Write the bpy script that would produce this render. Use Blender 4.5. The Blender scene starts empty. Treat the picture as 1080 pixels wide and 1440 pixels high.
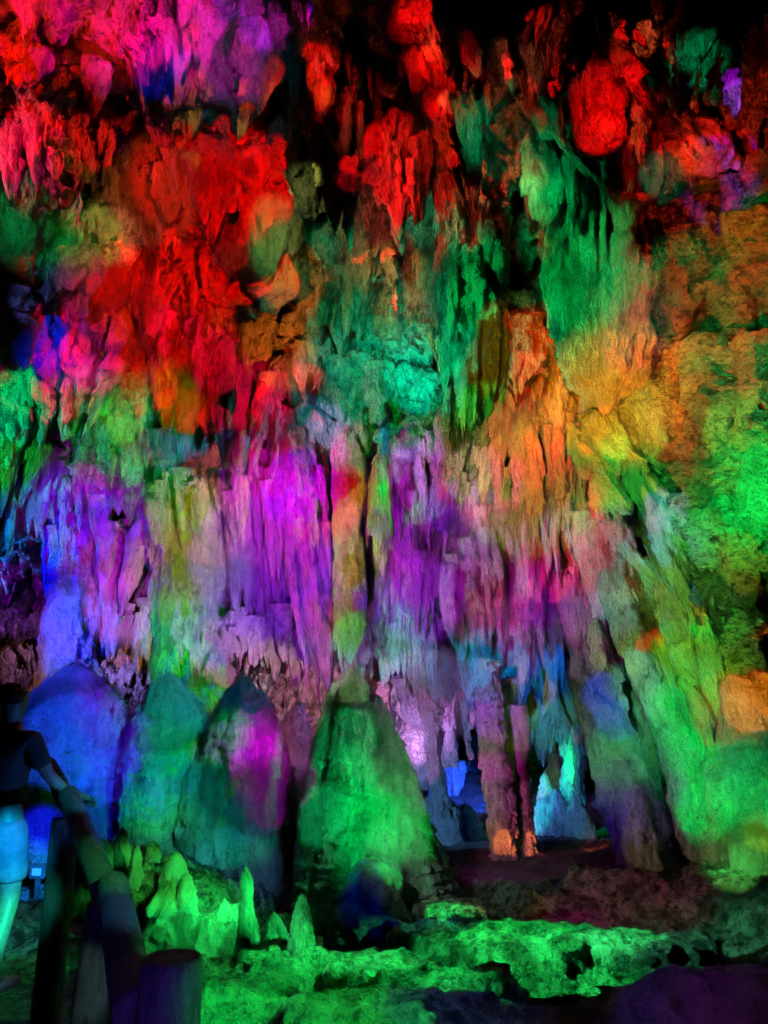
import bpy, math, random
import numpy as np
from mathutils import Vector, Matrix
rnd = random.Random(11)
SC = bpy.context.scene
COL = SC.collection
rad = math.radians

# ------------------------------------------------------------------ camera
W0, H0 = 1080, 1440
PITCH = rad(15.0)
FPX = 720 / math.tan(rad(33.5))
CAM = np.array([0.0, 0.0, 1.6])
def ray(px, py):
    a = (px - 540) / FPX; b = (720 - py) / FPX
    return np.array([a, math.cos(PITCH) - b * math.sin(PITCH), math.sin(PITCH) + b * math.cos(PITCH)])
def at(px, py, Y):
    r = ray(px, py); return CAM + r * (Y / r[1])
def mpp(py, Y):                     # metres per photo pixel at that depth
    return Y / ray(540, py)[1] / FPX

cam_d = bpy.data.cameras.new('camera'); cam_d.sensor_fit = 'VERTICAL'; cam_d.angle = rad(67.0)
cam_d.clip_end = 200; cam_d.clip_start = 0.05
cam = bpy.data.objects.new('camera', cam_d); COL.objects.link(cam)
cam.location = CAM; cam.rotation_euler = (rad(90) + PITCH, 0, 0); SC.camera = cam

# ------------------------------------------------------------------ noise
def _h(i, j, k, seed):
    n = (i.astype(np.int64) * 374761393 + j.astype(np.int64) * 668265263 + k.astype(np.int64) * 2147483647 + seed * 1274126177) & 0xffffffff
    n = ((n ^ (n >> 13)) * 1274126177) & 0xffffffff
    n = ((n ^ (n >> 16)) * 2246822519) & 0xffffffff
    n = n ^ (n >> 15)
    return (n & 0xffffff).astype(np.float32) / float(0xffffff)
def vnoise(x, y, z, seed=0):
    xi, yi, zi = np.floor(x), np.floor(y), np.floor(z)
    fx, fy, fz = x - xi, y - yi, z - zi
    fx, fy, fz = [f * f * f * (f * (f * 6 - 15) + 10) for f in (fx, fy, fz)]
    r = 0
    for a in (0, 1):
        wx = fx if a else 1 - fx
        for b in (0, 1):
            wy = fy if b else 1 - fy
            for c in (0, 1):
                wz = fz if c else 1 - fz
                r = r + wx * wy * wz * _h(xi + a, yi + b, zi + c, seed)
    return r * 2 - 1
def fbm(x, y, z, octs=4, seed=0, gain=0.5, ridged=False):
    r = 0; a = 1.0; f = 1.0
    for o in range(octs):
        n = vnoise(x * f + 13.7 * o, y * f - 7.1 * o, z * f + 3.3 * o, seed + o)
        if ridged: n = 1 - 2 * np.abs(n)
        r = r + a * n; a *= gain; f *= 2.03
    return r
def shingle(u, v, cw, cl, seed, ncol):
    """tongues of dripstone that thicken downward and end in a point; u across (wraps), v downward, metres"""
    uu = u / cw; i0 = np.floor(uu); best = np.zeros_like(uu)
    for di in (-1, 0, 1):
        c = i0 + di; cm = np.mod(c, ncol) if ncol else c
        z0 = np.zeros_like(cm)
        ph = _h(cm, z0, z0, seed); sc = 0.65 + 0.7 * _h(cm, z0 + 1, z0, seed)
        vv = v / cl * sc + ph * 7; k = np.floor(vv); s = vv - k
        off = (_h(cm, k, z0 + 2, seed) - .5) * 0.7; amp = 0.35 + 0.65 * _h(cm, k, z0 + 3, seed)
        hw = 0.92 * np.clip(1.02 - s ** 2.2, 0.04, 1) ** 0.6 * (0.55 + .45 * np.clip(s * 3, 0, 1))
        xl = (uu - (c + .5) - off) / hw
        hgt = amp * (0.15 + .85 * s) * np.sqrt(np.clip(1 - xl * xl, 0, 1))
        best = np.maximum(best, hgt)
    return best

# ------------------------------------------------------------------ mesh helpers
def link(name, me, mat, parent=None):
    o = bpy.data.objects.new(name, me); COL.objects.link(o)
    if mat: me.materials.append(mat)
    if parent: o.parent = parent
    return o
def quads(n, m, wrap):
    i = np.arange(n - (0 if wrap else 1))[:, None]; j = np.arange(m - 1)[None, :]
    i2 = (i + 1) % n
    return np.stack([i * m + j, i2 * m + j, i2 * m + j + 1, i * m + j + 1], -1).reshape(-1, 4)
def make_mesh(name, V, F):
    me = bpy.data.meshes.new(name)
    V = np.ascontiguousarray(V, dtype=np.float32); F = np.ascontiguousarray(F, dtype=np.int32)
    me.vertices.add(len(V)); me.vertices.foreach_set('co', V.ravel())
    me.loops.add(F.size); me.loops.foreach_set('vertex_index', F.ravel())
    me.polygons.add(len(F)); me.polygons.foreach_set('loop_start', np.arange(0, F.size, F.shape[1], dtype=np.int32))
    me.polygons.foreach_set('use_smooth', np.ones(len(F), dtype=bool))
    me.update(calc_edges=True); me.validate()
    return me
def grid_normals(V):
    du = np.gradient(V, axis=0); dv = np.gradient(V, axis=1)
    n = np.cross(du, dv); return n / (np.linalg.norm(n, axis=2, keepdims=True) + 1e-9)

# ------------------------------------------------------------------ materials
def stone(name, dark, light, rough=0.45, bump=1.0, zs=0.36, dirt_shade=0.55, spec=0.5, pit=.49):
    m = bpy.data.materials.new(name); m.use_nodes = True; nt = m.node_tree; N = nt.nodes; L = nt.links
    b = N['Principled BSDF']
    geo = N.new('ShaderNodeNewGeometry'); mp = N.new('ShaderNodeMapping'); mp.inputs['Scale'].default_value = (1, 1, zs)
    L.new(geo.outputs['Position'], mp.inputs['Vector'])
    def noise(scale, det=6, ro=.6, src=mp):
        t = N.new('ShaderNodeTexNoise'); t.inputs['Scale'].default_value = scale; t.inputs['Detail'].default_value = det
        t.inputs['Roughness'].default_value = ro; L.new(src.outputs[0], t.inputs['Vector']); return t
    n1 = noise(4.5, 8, .75); n2 = noise(12, 9, .74); n3 = noise(46, 5, .7)
    vo = N.new('ShaderNodeTexVoronoi'); vo.inputs['Scale'].default_value = 17; L.new(mp.outputs[0], vo.inputs['Vector'])
    rp = N.new('ShaderNodeValToRGB'); e = rp.color_ramp.elements
    e[0].position = .40; e[0].color = (*dark, 1); e[1].position = .56; e[1].color = (*light, 1)
    L.new(n1.outputs['Fac'], rp.inputs['Fac'])
    mr = N.new('ShaderNodeMapRange'); mr.inputs['From Min'].default_value = pit - .11; mr.inputs['From Max'].default_value = pit
    mr.inputs['To Min'].default_value = 1 - dirt_shade; mr.inputs['To Max'].default_value = 1; L.new(n2.outputs['Fac'], mr.inputs['Value'])  # dirt and shade of crevices put into the colour, where the bump dips
    mx = N.new('ShaderNodeMix'); mx.data_type = 'RGBA'; mx.blend_type = 'MULTIPLY'; mx.inputs['Factor'].default_value = 1
    L.new(rp.outputs['Color'], mx.inputs[6]); L.new(mr.outputs['Result'], mx.inputs[7]); L.new(mx.outputs[2], b.inputs['Base Color'])
    prev = None
    for src, dist, st in ((n2.outputs['Fac'], .17, 1), (vo.outputs['Distance'], .05, .8), (n3.outputs['Fac'], .035, 1)):
        bp = N.new('ShaderNodeBump'); bp.inputs['Distance'].default_value = dist * bump * 1.35; bp.inputs['Strength'].default_value = st
        L.new(src, bp.inputs['Height'])
        if prev: L.new(prev.outputs['Normal'], bp.inputs['Normal'])
        prev = bp
    L.new(prev.outputs['Normal'], b.inputs['Normal'])
    b.inputs['Roughness'].default_value = rough; b.inputs['Specular IOR Level'].default_value = spec
    return m
def plain(name, col, rough=.6, bump=0.0, scale=40, metal=0):
    m = bpy.data.materials.new(name); m.use_nodes = True; nt = m.node_tree; N = nt.nodes; L = nt.links
    b = N['Principled BSDF']; b.inputs['Roughness'].default_value = rough; b.inputs['Metallic'].default_value = metal
    tc = N.new('ShaderNodeTexCoord'); t = N.new('ShaderNodeTexNoise'); t.inputs['Scale'].default_value = scale; t.inputs['Detail'].default_value = 5
    L.new(tc.outputs['Object'], t.inputs['Vector'])
    r = N.new('ShaderNodeValToRGB'); r.color_ramp.elements[0].position = .3; r.color_ramp.elements[1].position = .7
    r.color_ramp.elements[0].color = (*[c * .75 for c in col], 1); r.color_ramp.elements[1].color = (*[min(1, c * 1.15) for c in col], 1)
    L.new(t.outputs['Fac'], r.inputs['Fac']); L.new(r.outputs['Color'], b.inputs['Base Color'])
    if bump:
        bp = N.new('ShaderNodeBump'); bp.inputs['Distance'].default_value = bump; L.new(t.outputs['Fac'], bp.inputs['Height']); L.new(bp.outputs['Normal'], b.inputs['Normal'])
    return m
M_ROCK = stone('limestone', (.26, .25, .23), (.50, .48, .45))
M_CEIL = stone('ceiling_rock', (.07, .07, .06), (.5, .48, .45), rough=.6, zs=.8, dirt_shade=.55)
M_CORAL = stone('pitted_rock', (.24, .23, .2), (.50, .47, .42), bump=1.3, zs=1.6, dirt_shade=.85, pit=.5)
M_PALE = stone('pale_calcite', (.34, .33, .31), (.68, .66, .63), rough=.4, dirt_shade=.45)
M_SMOOTH = stone('flowstone', (.34, .33, .30), (.52, .50, .46), rough=.42, bump=.8, dirt_shade=.45)
M_GROUND = stone('cave_floor', (.13, .11, .09), (.44, .42, .38), rough=.5, zs=1, dirt_shade=.92, pit=.53)
M_MUD = stone('dry_mud', (.10, .08, .07), (.17, .14, .12), rough=.7, bump=.8, zs=1, dirt_shade=.4)
M_LOG = stone('concrete_log', (.06, .06, .06), (.15, .15, .145), rough=.8, bump=.4, zs=.3, dirt_shade=.5)
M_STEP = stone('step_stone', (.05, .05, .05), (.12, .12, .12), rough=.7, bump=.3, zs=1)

# ------------------------------------------------------------------ things
def tag(o, label, cat, group=None):
    o['label'] = label; o['category'] = cat
    if group: o['group'] = group
    return o

# ---- cave shell
def build_shell():
    prof = [(-7, -1.5), (-7.5, 3), (-5.5, 7), (-2, 9), (1.5, 9.8), (5, 9.4), (7, 8.9), (8.6, 8.2), (9.8, 7.3), (10.7, 6.2), (11.4, 5.2),
            (12.0, 4.3), (12.7, 3.7), (13.8, 3.4), (15.2, 3.5), (16.6, 3.0), (17.5, 1.8), (17.8, .4), (17.9, -1.5)]
    P = np.array(prof, dtype=float)
    d = np.concatenate([[0], np.cumsum(np.hypot(*np.diff(P, axis=0).T))])
    m = 1000
    # dense sampling where the camera looks
    s = np.concatenate([np.linspace(0, d[4], 120, endpoint=False), np.linspace(d[4], d[-1], m - 120)])
    yy = np.interp(s, d, P[:, 0]); zz = np.interp(s, d, P[:, 1])
    k = np.ones(31) / 31
    ys = np.convolve(np.pad(yy, 15, 'edge'), k, 'valid'); zs = np.convolve(np.pad(zz, 15, 'edge'), k, 'valid')
    n = 840
    ph = np.linspace(-math.pi / 2, math.pi / 2, n)
    lx = np.sign(ph) * np.abs(np.sin(ph)) ** .85; lz = np.clip(np.cos(ph), 0, 1) ** .42
    X = 8.6 * lx[:, None] * np.ones((1, m)); Y = np.ones((n, 1)) * ys[None, :]; Z = -1.5 + (zs[None, :] + 1.5) * lz[:, None]
    V = np.stack([X, Y, Z], -1)
    N = grid_normals(V)
    c = V[n // 2, 500]; 
    if N[n // 2, 500, 2] > 0: N = -N                      # point into the cave
    x, y, z = V[..., 0], V[..., 1], V[..., 2]
    wx = fbm(x * .5, y * .5, z * .5, 2, 91)
    D = .55 * fbm(x * .45, y * .45, z * .45, 2, 5) + .34 * fbm(x * 1.2 + wx, y * 1.2, z * .7, 3, 21, ridged=True) * .6 \
        + .16 * fbm(x * 3.6, y * 3.6 + wx, z * 2.2, 3, 33, ridged=True) + .08 * fbm(x * 9, y * 9, z * 7, 3, 45, ridged=True)
    down = np.clip(-N[..., 2], 0, 1)
    # small pendants all over the under-faces
    sh = np.clip(vnoise(x * 4.4, y * 4.4, z * .8, 60), 0, 1) ** 1.6 * .55 + np.clip(vnoise(x * 8, y * 8, z * 1.2, 61), 0, 1) ** 1.5 * .32 + np.clip(vnoise(x * 15, y * 15, z * 2, 62), 0, 1) * .1
    V2 = V + N * D[..., None]
    V2[..., 2] -= sh * (.35 + .65 * down)
    me = make_mesh('ceiling', V2.reshape(-1, 3), quads(n, m, False))
    o = link('ceiling', me, M_CEIL); o['kind'] = 'structure'
    return o
ceiling = build_shell()

# ---- ground
def ss(a, b, x):
    t = np.clip((x - a) / (b - a), 0, 1); return t * t * (3 - 2 * t)
def ground_z(x, y):
    x = np.asarray(x, float); y = np.asarray(y, float); z0 = np.zeros_like(x)
    n = fbm(x * .55, y * .9, z0, 2, 70)
    t = n * 1.5 + 1.5; k = np.floor(t); f = t - k; ter = (k + ss(.62, .9, f)) * .17 - .28
    rough = .05 * fbm(x * 2.6, y * 3.6, z0, 3, 71) + .035 * fbm(x * 5, y * 12, z0, 3, 72, ridged=True) + .02 * fbm(x * 16, y * 20, z0, 2, 73)
    tz = ter + rough
    mud = .05 * fbm(x * .8, y * .8, z0, 2, 75) + .03 * fbm(x * 5, y * 6, z0, 4, 76, ridged=True) + .05 * fbm(x * 1.6, y * 2.2, z0, 2, 77)
    mound = .1 * np.exp(-((x - 2.1) / 1.6) ** 2 - ((y - 8.6) / .9) ** 2) + .22 * np.exp(-((x - 2.1) / 1.4) ** 2 - ((y - 4.9) / .45) ** 2) \
        + .35 * np.exp(-((x - 3.6) / 1.0) ** 2 - ((y - 6.2) / .8) ** 2)
    mm = np.clip(ss(8.0, 8.8, y + .25 * x) * ss(.2, 1.0, x) + np.exp(-((x - 2.0) / 1.4) ** 2 - ((y - 4.8) / .5) ** 2) * 1.2, 0, 1)
    z = tz * (1 - mm) + mud * mm + mound
    left = np.exp(-((x + 1.9) / .75) ** 2 - ((y - 6.9) / .9) ** 2) * .38         # bank of the small stalagmites
    z = z + left
    path = ss(-1.35, -1.65, x) * ss(6.8, 5.6, y)
    z = z * (1 - path) - .12 * path
    return z + .5 * ss(13.5, 17, y)
def build_ground():
    n, m = 760, 900
    xs = np.linspace(-10, 10, n); ys = np.linspace(0, 1, m) ** 1.25 * 23 - 4
    X, Y = np.meshgrid(xs, ys, indexing='ij'); Z = ground_z(X, Y)
    me = make_mesh('ground', np.stack([X, Y, Z], -1).reshape(-1, 3), quads(n, m, False))
    o = link('ground', me, M_GROUND); o['kind'] = 'structure'
    me.materials.append(M_MUD)
    cx = (X[:-1, :-1] + X[1:, 1:]) / 2; cy = (Y[:-1, :-1] + Y[1:, 1:]) / 2
    md = (ss(8.0, 8.8, cy + .25 * cx) * ss(.2, 1.0, cx) + np.exp(-((cx - 2.0) / 1.4) ** 2 - ((cy - 4.8) / .5) ** 2) * 1.2 + .12 * fbm(cx * 3, cy * 3, cx * 0, 3, 5)) > .5
    me.polygons.foreach_set('material_index', md.astype(np.int32).ravel())
    return o
ground = build_ground()
bpy.context.view_layer.update()
DG = bpy.context.evaluated_depsgraph_get()
def cast(px, py, skip=()):
    r = Vector(ray(px, py)).normalized(); o = Vector(CAM) + r * .3
    for _ in range(4):
        ok, loc, nor, idx, ob, _m = SC.ray_cast(DG2, o, r)
        if not ok: return None, None, None
        if ob.name.split('.')[0] in skip: o = loc + r * .02; continue
        return np.array(loc), np.array(nor), ob
    return None, None, None

# ---- dripstone bodies
PROF = {
    'cone': [(0, 1.3), (.08, 1.08), (.3, .86), (.6, .58), (.82, .32), (.94, .15), (1, 0)],
    'slim': [(0, 1.6), (.06, 1.1), (.2, .85), (.6, .6), (.9, .3), (1, 0)],
    'bulb': [(0, .75), (.1, .95), (.3, 1.08), (.55, .92), (.78, .6), (.92, .28), (1, 0)],
    'block': [(0, .7), (.07, .93), (.2, 1.03), (.6, 1), (.85, .8), (.95, .5), (1, 0)],
    'column': [(0, 1.35), (.08, 1.08), (.3, .92), (.6, .88), (.85, 1.0), (1, 1.4)],
    'tree': [(0, 1.7), (.12, 1.15), (.4, .95), (.8, 1.0), (1, 1.15)],
    'wedge': [(0, .2), (.06, .45), (.3, .72), (.7, .95), (1, 1.1)],
    'mite': [(0, 0), (.02, .12), (.08, .29), (.2, .5), (.45, .75), (.8, 1.0), (1, 1.14)],
    'dome': [(0, 0), (.03, .3), (.1, .55), (.25, .8), (.5, 1.0), (.8, 1.05), (1, 1.1)],
    'knob': [(0, 0), (.05, .35), (.16, .55), (.24, .42), (.36, .62), (.5, .58), (.66, .85), (.8, .9), (1, 1.3)],
    'leaf': [(0, .12), (.12, .5), (.35, .95), (.55, 1), (.8, .6), (.93, .28), (1, 0)],
}
def body_arrays(P0, P1, w, d, prof, seed, sh=(.5, .18, .09), sh2=(.35, .07, .03), lump=.12, nt=None, nth=None, bend=(0, 0), flute=0, rotz=0):
    P0 = np.array(P0, float); P1 = np.array(P1, float); Lm = np.linalg.norm(P1 - P0)
    per = math.pi * (w + d) / 2
    nth = nth or int(min(220, max(28, per / .02))); nt = nt or int(min(320, max(36, Lm / .018)))
    p = np.array(PROF[prof]); t = np.linspace(0, 1, nt); r = np.interp(t, p[:, 0], p[:, 1])
    kk = max(3, nt // 14 | 1); rs = np.convolve(np.pad(r, kk // 2, 'edge'), np.ones(kk) / kk, 'valid'); rs[0], rs[-1] = r[0], r[-1]
    if r[0] > 0: rs = np.where(t < .0001, 0, rs)
    if r[-1] > 0: rs[-1] = 0
    th = np.linspace(0, 2 * math.pi, nth, endpoint=False)
    T, TH = np.meshgrid(t, th); R = np.ones((nth, 1)) * rs[None, :]
    u = TH / (2 * math.pi) * per; v = T * Lm
    rng = np.random.RandomState(seed); ox, oy = rng.rand(2) * 50
    wob = .16 * (vnoise(np.cos(TH) * 1.3 + ox, np.sin(TH) * 1.3 + oy, v * .9 / max(w, .05) * .5, seed)) + .08 * vnoise(np.cos(TH) * 3 + ox, np.sin(TH) * 3 + oy, v * 2 / max(w, .05) * .5, seed + 1)
    env = np.clip(R / .7, 0, 1)
    D = R * (w / 2) * wob
    if sh:
        nc = max(3, round(per / (sh[1] if sh[1] > 0 else .2))); D = D + env * sh[2] * (shingle(u, v, per / nc, sh[0], seed + 3, nc) - .35)
    if sh2:
        nc = max(4, round(per / sh2[1])); D = D + env * sh2[2] * (shingle(u, v, per / nc, sh2[0], seed + 4, nc) - .35)
    if flute:
        k = max(5, int(per / .16)); D = D - env * flute * (.5 + .5 * vnoise(np.cos(TH) * 3 + 9, np.sin(TH) * 3, v * .8, seed + 8)) * np.abs(np.cos(TH * k / 2 + 1.5 * vnoise(np.cos(TH) * 2, np.sin(TH) * 2, v * .4, seed + 9))) ** 3
    bx = bend[0] * np.sin(math.pi * T); by = bend[1] * np.sin(math.pi * T)
    cx, sx = np.cos(TH), np.sin(TH)
    ex, ey = cx * (w / 2) * R, sx * (d / 2) * R
    nx, ny = cx * d, sx * w; nn = np.hypot(nx, ny); nx, ny = nx / nn, ny / nn
    X = ex + nx * D; Y = ey + ny * D
    if rotz: X, Y = X * math.cos(rotz) - Y * math.sin(rotz), X * math.sin(rotz) + Y * math.cos(rotz)
    cen = P0[None, None] + (P1 - P0)[None, None] * T[..., None]
    V = cen + np.stack([X + bx, Y + by, 0 * X], -1)
    g = .5 * lump * fbm(V[..., 0] * 2.6, V[..., 1] * 2.6, V[..., 2] * 1.3, 3, seed + 11) + .25 * lump * fbm(V[..., 0] * 9, V[..., 1] * 9, V[..., 2] * 5, 3, seed + 12, ridged=True) * .6
    g = g * env * min(1, w * 1.6)
    V[..., 0] += nx * g; V[..., 1] += ny * g
    V[..., 2] += lump * .8 * min(1, w) * fbm(V[..., 0] * 5, V[..., 1] * 5, V[..., 2] * 2.5, 3, seed + 15) * np.clip(1.1 - R, .15, 1)
    return V, quads(nth, nt, True)
def join(parts):
    Vs, Fs, n = [], [], 0
    for V, F in parts:
        V = V.reshape(-1, 3); Vs.append(V); Fs.append(F + n); n += len(V)
    return np.concatenate(Vs), np.concatenate(Fs)
def place(name, parts, mat, origin):
    V, F = join(parts); me = make_mesh(name, V - np.array(origin)[None], F)
    o = link(name, me, mat); o.location = Vector(origin); return o

SEED = [100]
def hang(label, top, tip, wpx, Y=None, prof='cone', deep=.9, mat=None, lobes=0, cat='stalactite', name='stalactite', group=None, sh=(.42, .17, .11), sh2=(.2, .055, .04), up=.5, bend=(0, 0), lump=.14, flute=0, dY=0):
    """a body hanging from the rock: top and tip in photo pixels; Y = depth, read from the ceiling when not given"""
    SEED[0] += 7; sd = SEED[0]; rg = random.Random(sd)
    if Y is None:
        ok, loc, nn, ii = ceiling.ray_cast(Vector(CAM), Vector(ray(*top)).normalized()); Y = (loc.y - .05 if ok else 9) + .3 * wpx * deep / 1088 * 8 * (wpx > 75)
    Y += dY + (rg.uniform(-.3, .3) if group and name != 'hanging_boulder' else rg.uniform(-.12, .12))
    P0 = at(*top, Y); P1 = at(*tip, Y)
    w = wpx * mpp((top[1] + tip[1]) / 2, Y); d = w * deep
    dirv = (P1 - P0) / np.linalg.norm(P1 - P0)
    P0 = P0 - dirv * up + np.array([0, up * .3, 0])
    if w > .8 and sh and not flute and name == 'stalactite': sh = (.6, .26, .2); lump *= 1.6
    nar = .84 if (big := wpx > 75) and not flute and name != 'rock_outcrop' else .94
    parts = [body_arrays(P0, P1, w * nar, d * nar, prof, sd, sh=sh, sh2=sh2, bend=bend, lump=lump, flute=flute)]
    L = np.linalg.norm(P1 - P0)
    thin = name == 'rock_curtain' and not flute
    for i in range(int(lobes * (4.2 if thin else 3.2 if big else 1.5))):
        a = rg.uniform(-math.pi * 1.02, .02 * math.pi) if i % 5 else rg.uniform(-math.pi, math.pi)
        f0 = rg.uniform(.02, .8); f1 = min(1.08, f0 + rg.uniform(.2, .42)); q = rg.uniform(.75, 1.12)
        rr = np.interp(f0, *np.array(PROF[prof]).T)
        c = np.array([math.cos(a) * w / 2 * rr * q, math.sin(a) * d / 2 * rr * q, 0])
        lw = w * (rg.uniform(.07, .17) if thin else rg.uniform(.10, .24) if big else rg.uniform(.24, .42))
        A = P0 + (P1 - P0) * f0 + c; B = P0 + (P1 - P0) * f1 + c * .95; B[2] -= 0
        parts.append(body_arrays(A, B, lw, lw, 'bulb' if rg.random() < .3 else rg.choice(['cone', 'slim']), sd + i + 1, sh=(.25, .09, .05), sh2=(.12, .04, .02) if lw > .1 else None, lump=lump))
    o = place(name, parts, mat or M_ROCK, P0)
    return tag(o, label, cat, group)
def stand(label, top, base, wpx, Y, prof='mite', deep=.9, mat=None, lobes=0, cat='stalagmite', name='stalagmite', group=None, sh=(.14, .2, .055), sh2=(.07, .08, .028), down=.25, bend=(0, 0), lump=.12, flute=0, extra=()):
    SEED[0] += 7; sd = SEED[0]; rg = random.Random(sd)
    P0 = at(*top, Y); P1 = at(*base, Y); w = wpx * mpp((top[1] + base[1]) / 2, Y); d = w * deep
    P1 = P1 + np.array([0, 0, -down])
    parts = [body_arrays(P0, P1, w, d, prof, sd, sh=sh, sh2=sh2, bend=bend, lump=lump, flute=flute)]
    for (t2, b2, w2, dy, pf) in extra:
        A = at(*t2, Y + dy); B = at(*b2, Y + dy); B[2] -= down; ww = w2 * mpp((t2[1] + b2[1]) / 2, Y)
        SEED[0] += 3; parts.append(body_arrays(A, B, ww, ww * .8, pf, SEED[0], sh=sh, sh2=sh2, lump=lump))
    o = place(name, parts, mat or M_ROCK, P1)
    return tag(o, label, cat, group)

# ------------------------------------------------------------------ hanging rock, top of the photo
hang('huge magenta lit hanging boss with blunt point at the top left', (270, -70), (245, 148), 250, prof='block', lobes=7, lump=.3)
hang('broad red lit stalactite beside the big magenta boss in the top left corner', (70, -60), (60, 110), 190, prof='block', lobes=7, lump=.3)
hang('small red drip hanging just left under the magenta boss', (178, 70), (178, 112), 26, dY=-.1)
hang('pink stalactite cut by the left edge above the mossy green ledge', (25, 145), (14, 280), 85, lobes=3)
hang('pink and red ragged stalactite just right of the pink one at the left edge', (105, 135), (88, 282), 110, prof='bulb', lobes=5, lump=.25)
hang('dim brown stalactite between the magenta boss and the round red drop', (395, 10), (372, 130), 70, prof='cone', lobes=3)
hang('small round red drop beside the magenta boss', (338, 108), (338, 140), 22, dY=-.3)
hang('fat bright red drop hanging alone in the black top centre', (450, 52), (452, 168), 50, prof='bulb', dY=-.4)
hang('small red stub just right below the fat red drop', (488, 120), (489, 170), 27, prof='bulb', dY=-.4)
hang('tiny red drip high above the fat red drop', (433, -20), (434, 45), 12, dY=-.3)
hang('long thick brown unlit stalactite behind the fat red drop', (455, 30), (470, 335), 120, prof='cone', lobes=4, dY=.1)
hang('long slanting red blade running down to the right of top centre', (560, -20), (645, 262), 62, prof='cone', lobes=4, dY=-.3)
hang('wide red stalactite cluster ending in a pink point at upper centre', (545, 150), (562, 330), 84, prof='bulb', lobes=6, lump=.25, dY=-.1)
hang('red stalactite touching the right of the wide red cluster', (592, 195), (592, 315), 46, prof='cone', lobes=2, dY=-.1)
hang('short slanting red stalactite left of the wide red cluster', (486, 198), (514, 262), 30, prof='cone', dY=-.1)
hang('small triangular red stalactite below the end of the slanting red blade', (622, 262), (630, 318), 38, prof='bulb', dY=-.2)
hang('long thin red spike below the wide red cluster', (540, 325), (562, 458), 26, prof='slim', dY=-.1)
hang('short red thorn at the foot of the long thin red spike', (573, 405), (580, 462), 14, prof='slim', dY=-.1)
hang('dark stalactite just right of the long thin red spike', (600, 330), (625, 520), 60, prof='cone', lobes=2)
hang('small blue stalactite between the brown stalactite and the wide red cluster', (460, 265), (462, 318), 16, dY=-.2)
hang('slanting red stub among dark rock right of the red blade', (708, 62), (722, 134), 30, prof='cone', dY=-.2)
hang('small dim red knob right of the slanting red blade', (655, 92), (655, 128), 26, prof='bulb', dY=-.2)
hang('red wing shaped stalactite slab at upper right', (850, 70), (843, 228), 92, prof='block', lobes=3, dY=-.2, deep=.5)
hang('slanting red rib crossing the top of the red wing shaped slab', (865, 40), (915, 168), 34, prof='bulb', dY=-.35)
hang('red stalactite right under the black recess at upper right', (905, 165), (900, 232), 36, prof='cone', dY=-.2)
hang('wide low red and violet rock tooth at upper right', (950, 175), (1000, 246), 96, prof='block', lobes=4, dY=-.2, up=.1)
hang('small red slanting drop near the top right of the red wing', (885, 22), (914, 74), 28, prof='cone', dY=-.2)
hang('violet and magenta drop hanging alone near the right edge', (1036, 92), (1034, 168), 26, prof='bulb', dY=-.5)
hang('small dim blue drop above the violet drop near the right edge', (1050, 45), (1050, 76), 14, dY=-.4)
hang('large dim green pendant left of the violet drop', (985, -20), (955, 160), 110, prof='cone', lobes=5, lump=.25)
hang('dim green stalactite in the black area right of the slanting red stub', (770, 90), (790, 200), 40, lobes=2)
hang('short dim green pendant under the top edge right of centre', (640, -30), (668, 90), 60, lobes=3)
hang('dark pendant between the two red groups at the top', (800, -40), (770, 110), 110, lobes=3)
# upper middle green masses
hang('long grooved green rock curtain in the upper right', (848, 215), (850, 575), 165, prof='block', flute=.12, sh=(1.4, .22, .10), lump=.2, cat='rock curtain', name='rock_curtain', lobes=2)
hang('bright green leaf shaped stalactite left of the grooved green curtain', (762, 195), (765, 330), 62, prof='leaf', deep=.5, mat=M_SMOOTH, dY=-.2)
hang('narrow green rib along the right side of the grooved green curtain', (930, 230), (900, 520), 60, lobes=3, lump=.2)
hang('green rugged stalactite column left of the black hollow', (668, 260), (665, 610), 92, prof='block', lobes=9, lump=.3, dY=-.1)
hang('dark green stalactite just above the rugged green column', (650, 60), (655, 280), 90, lobes=5, lump=.3)
hang('slanting teal rib over the top of the grooved green curtain', (785, 180), (875, 290), 30, prof='slim', dY=-.25)
hang('dim green ragged pendant between red mass and centre', (495, 300), (480, 480), 100, prof='block', lobes=7, lump=.3)
hang('dim green pendant over the left side of the red mass', (180, 230), (160, 330), 90, prof='block', lobes=5, lump=.3)
hang('broad dim green ledge lobe at the left edge under the pink stalactites', (60, 290), (50, 410), 180, prof='block', lobes=6, lump=.35)
hang('dark lobe with olive light at the left edge beside the blue pendant', (10, 390), (10, 520), 70, prof='block', lobes=4, lump=.3)
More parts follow.
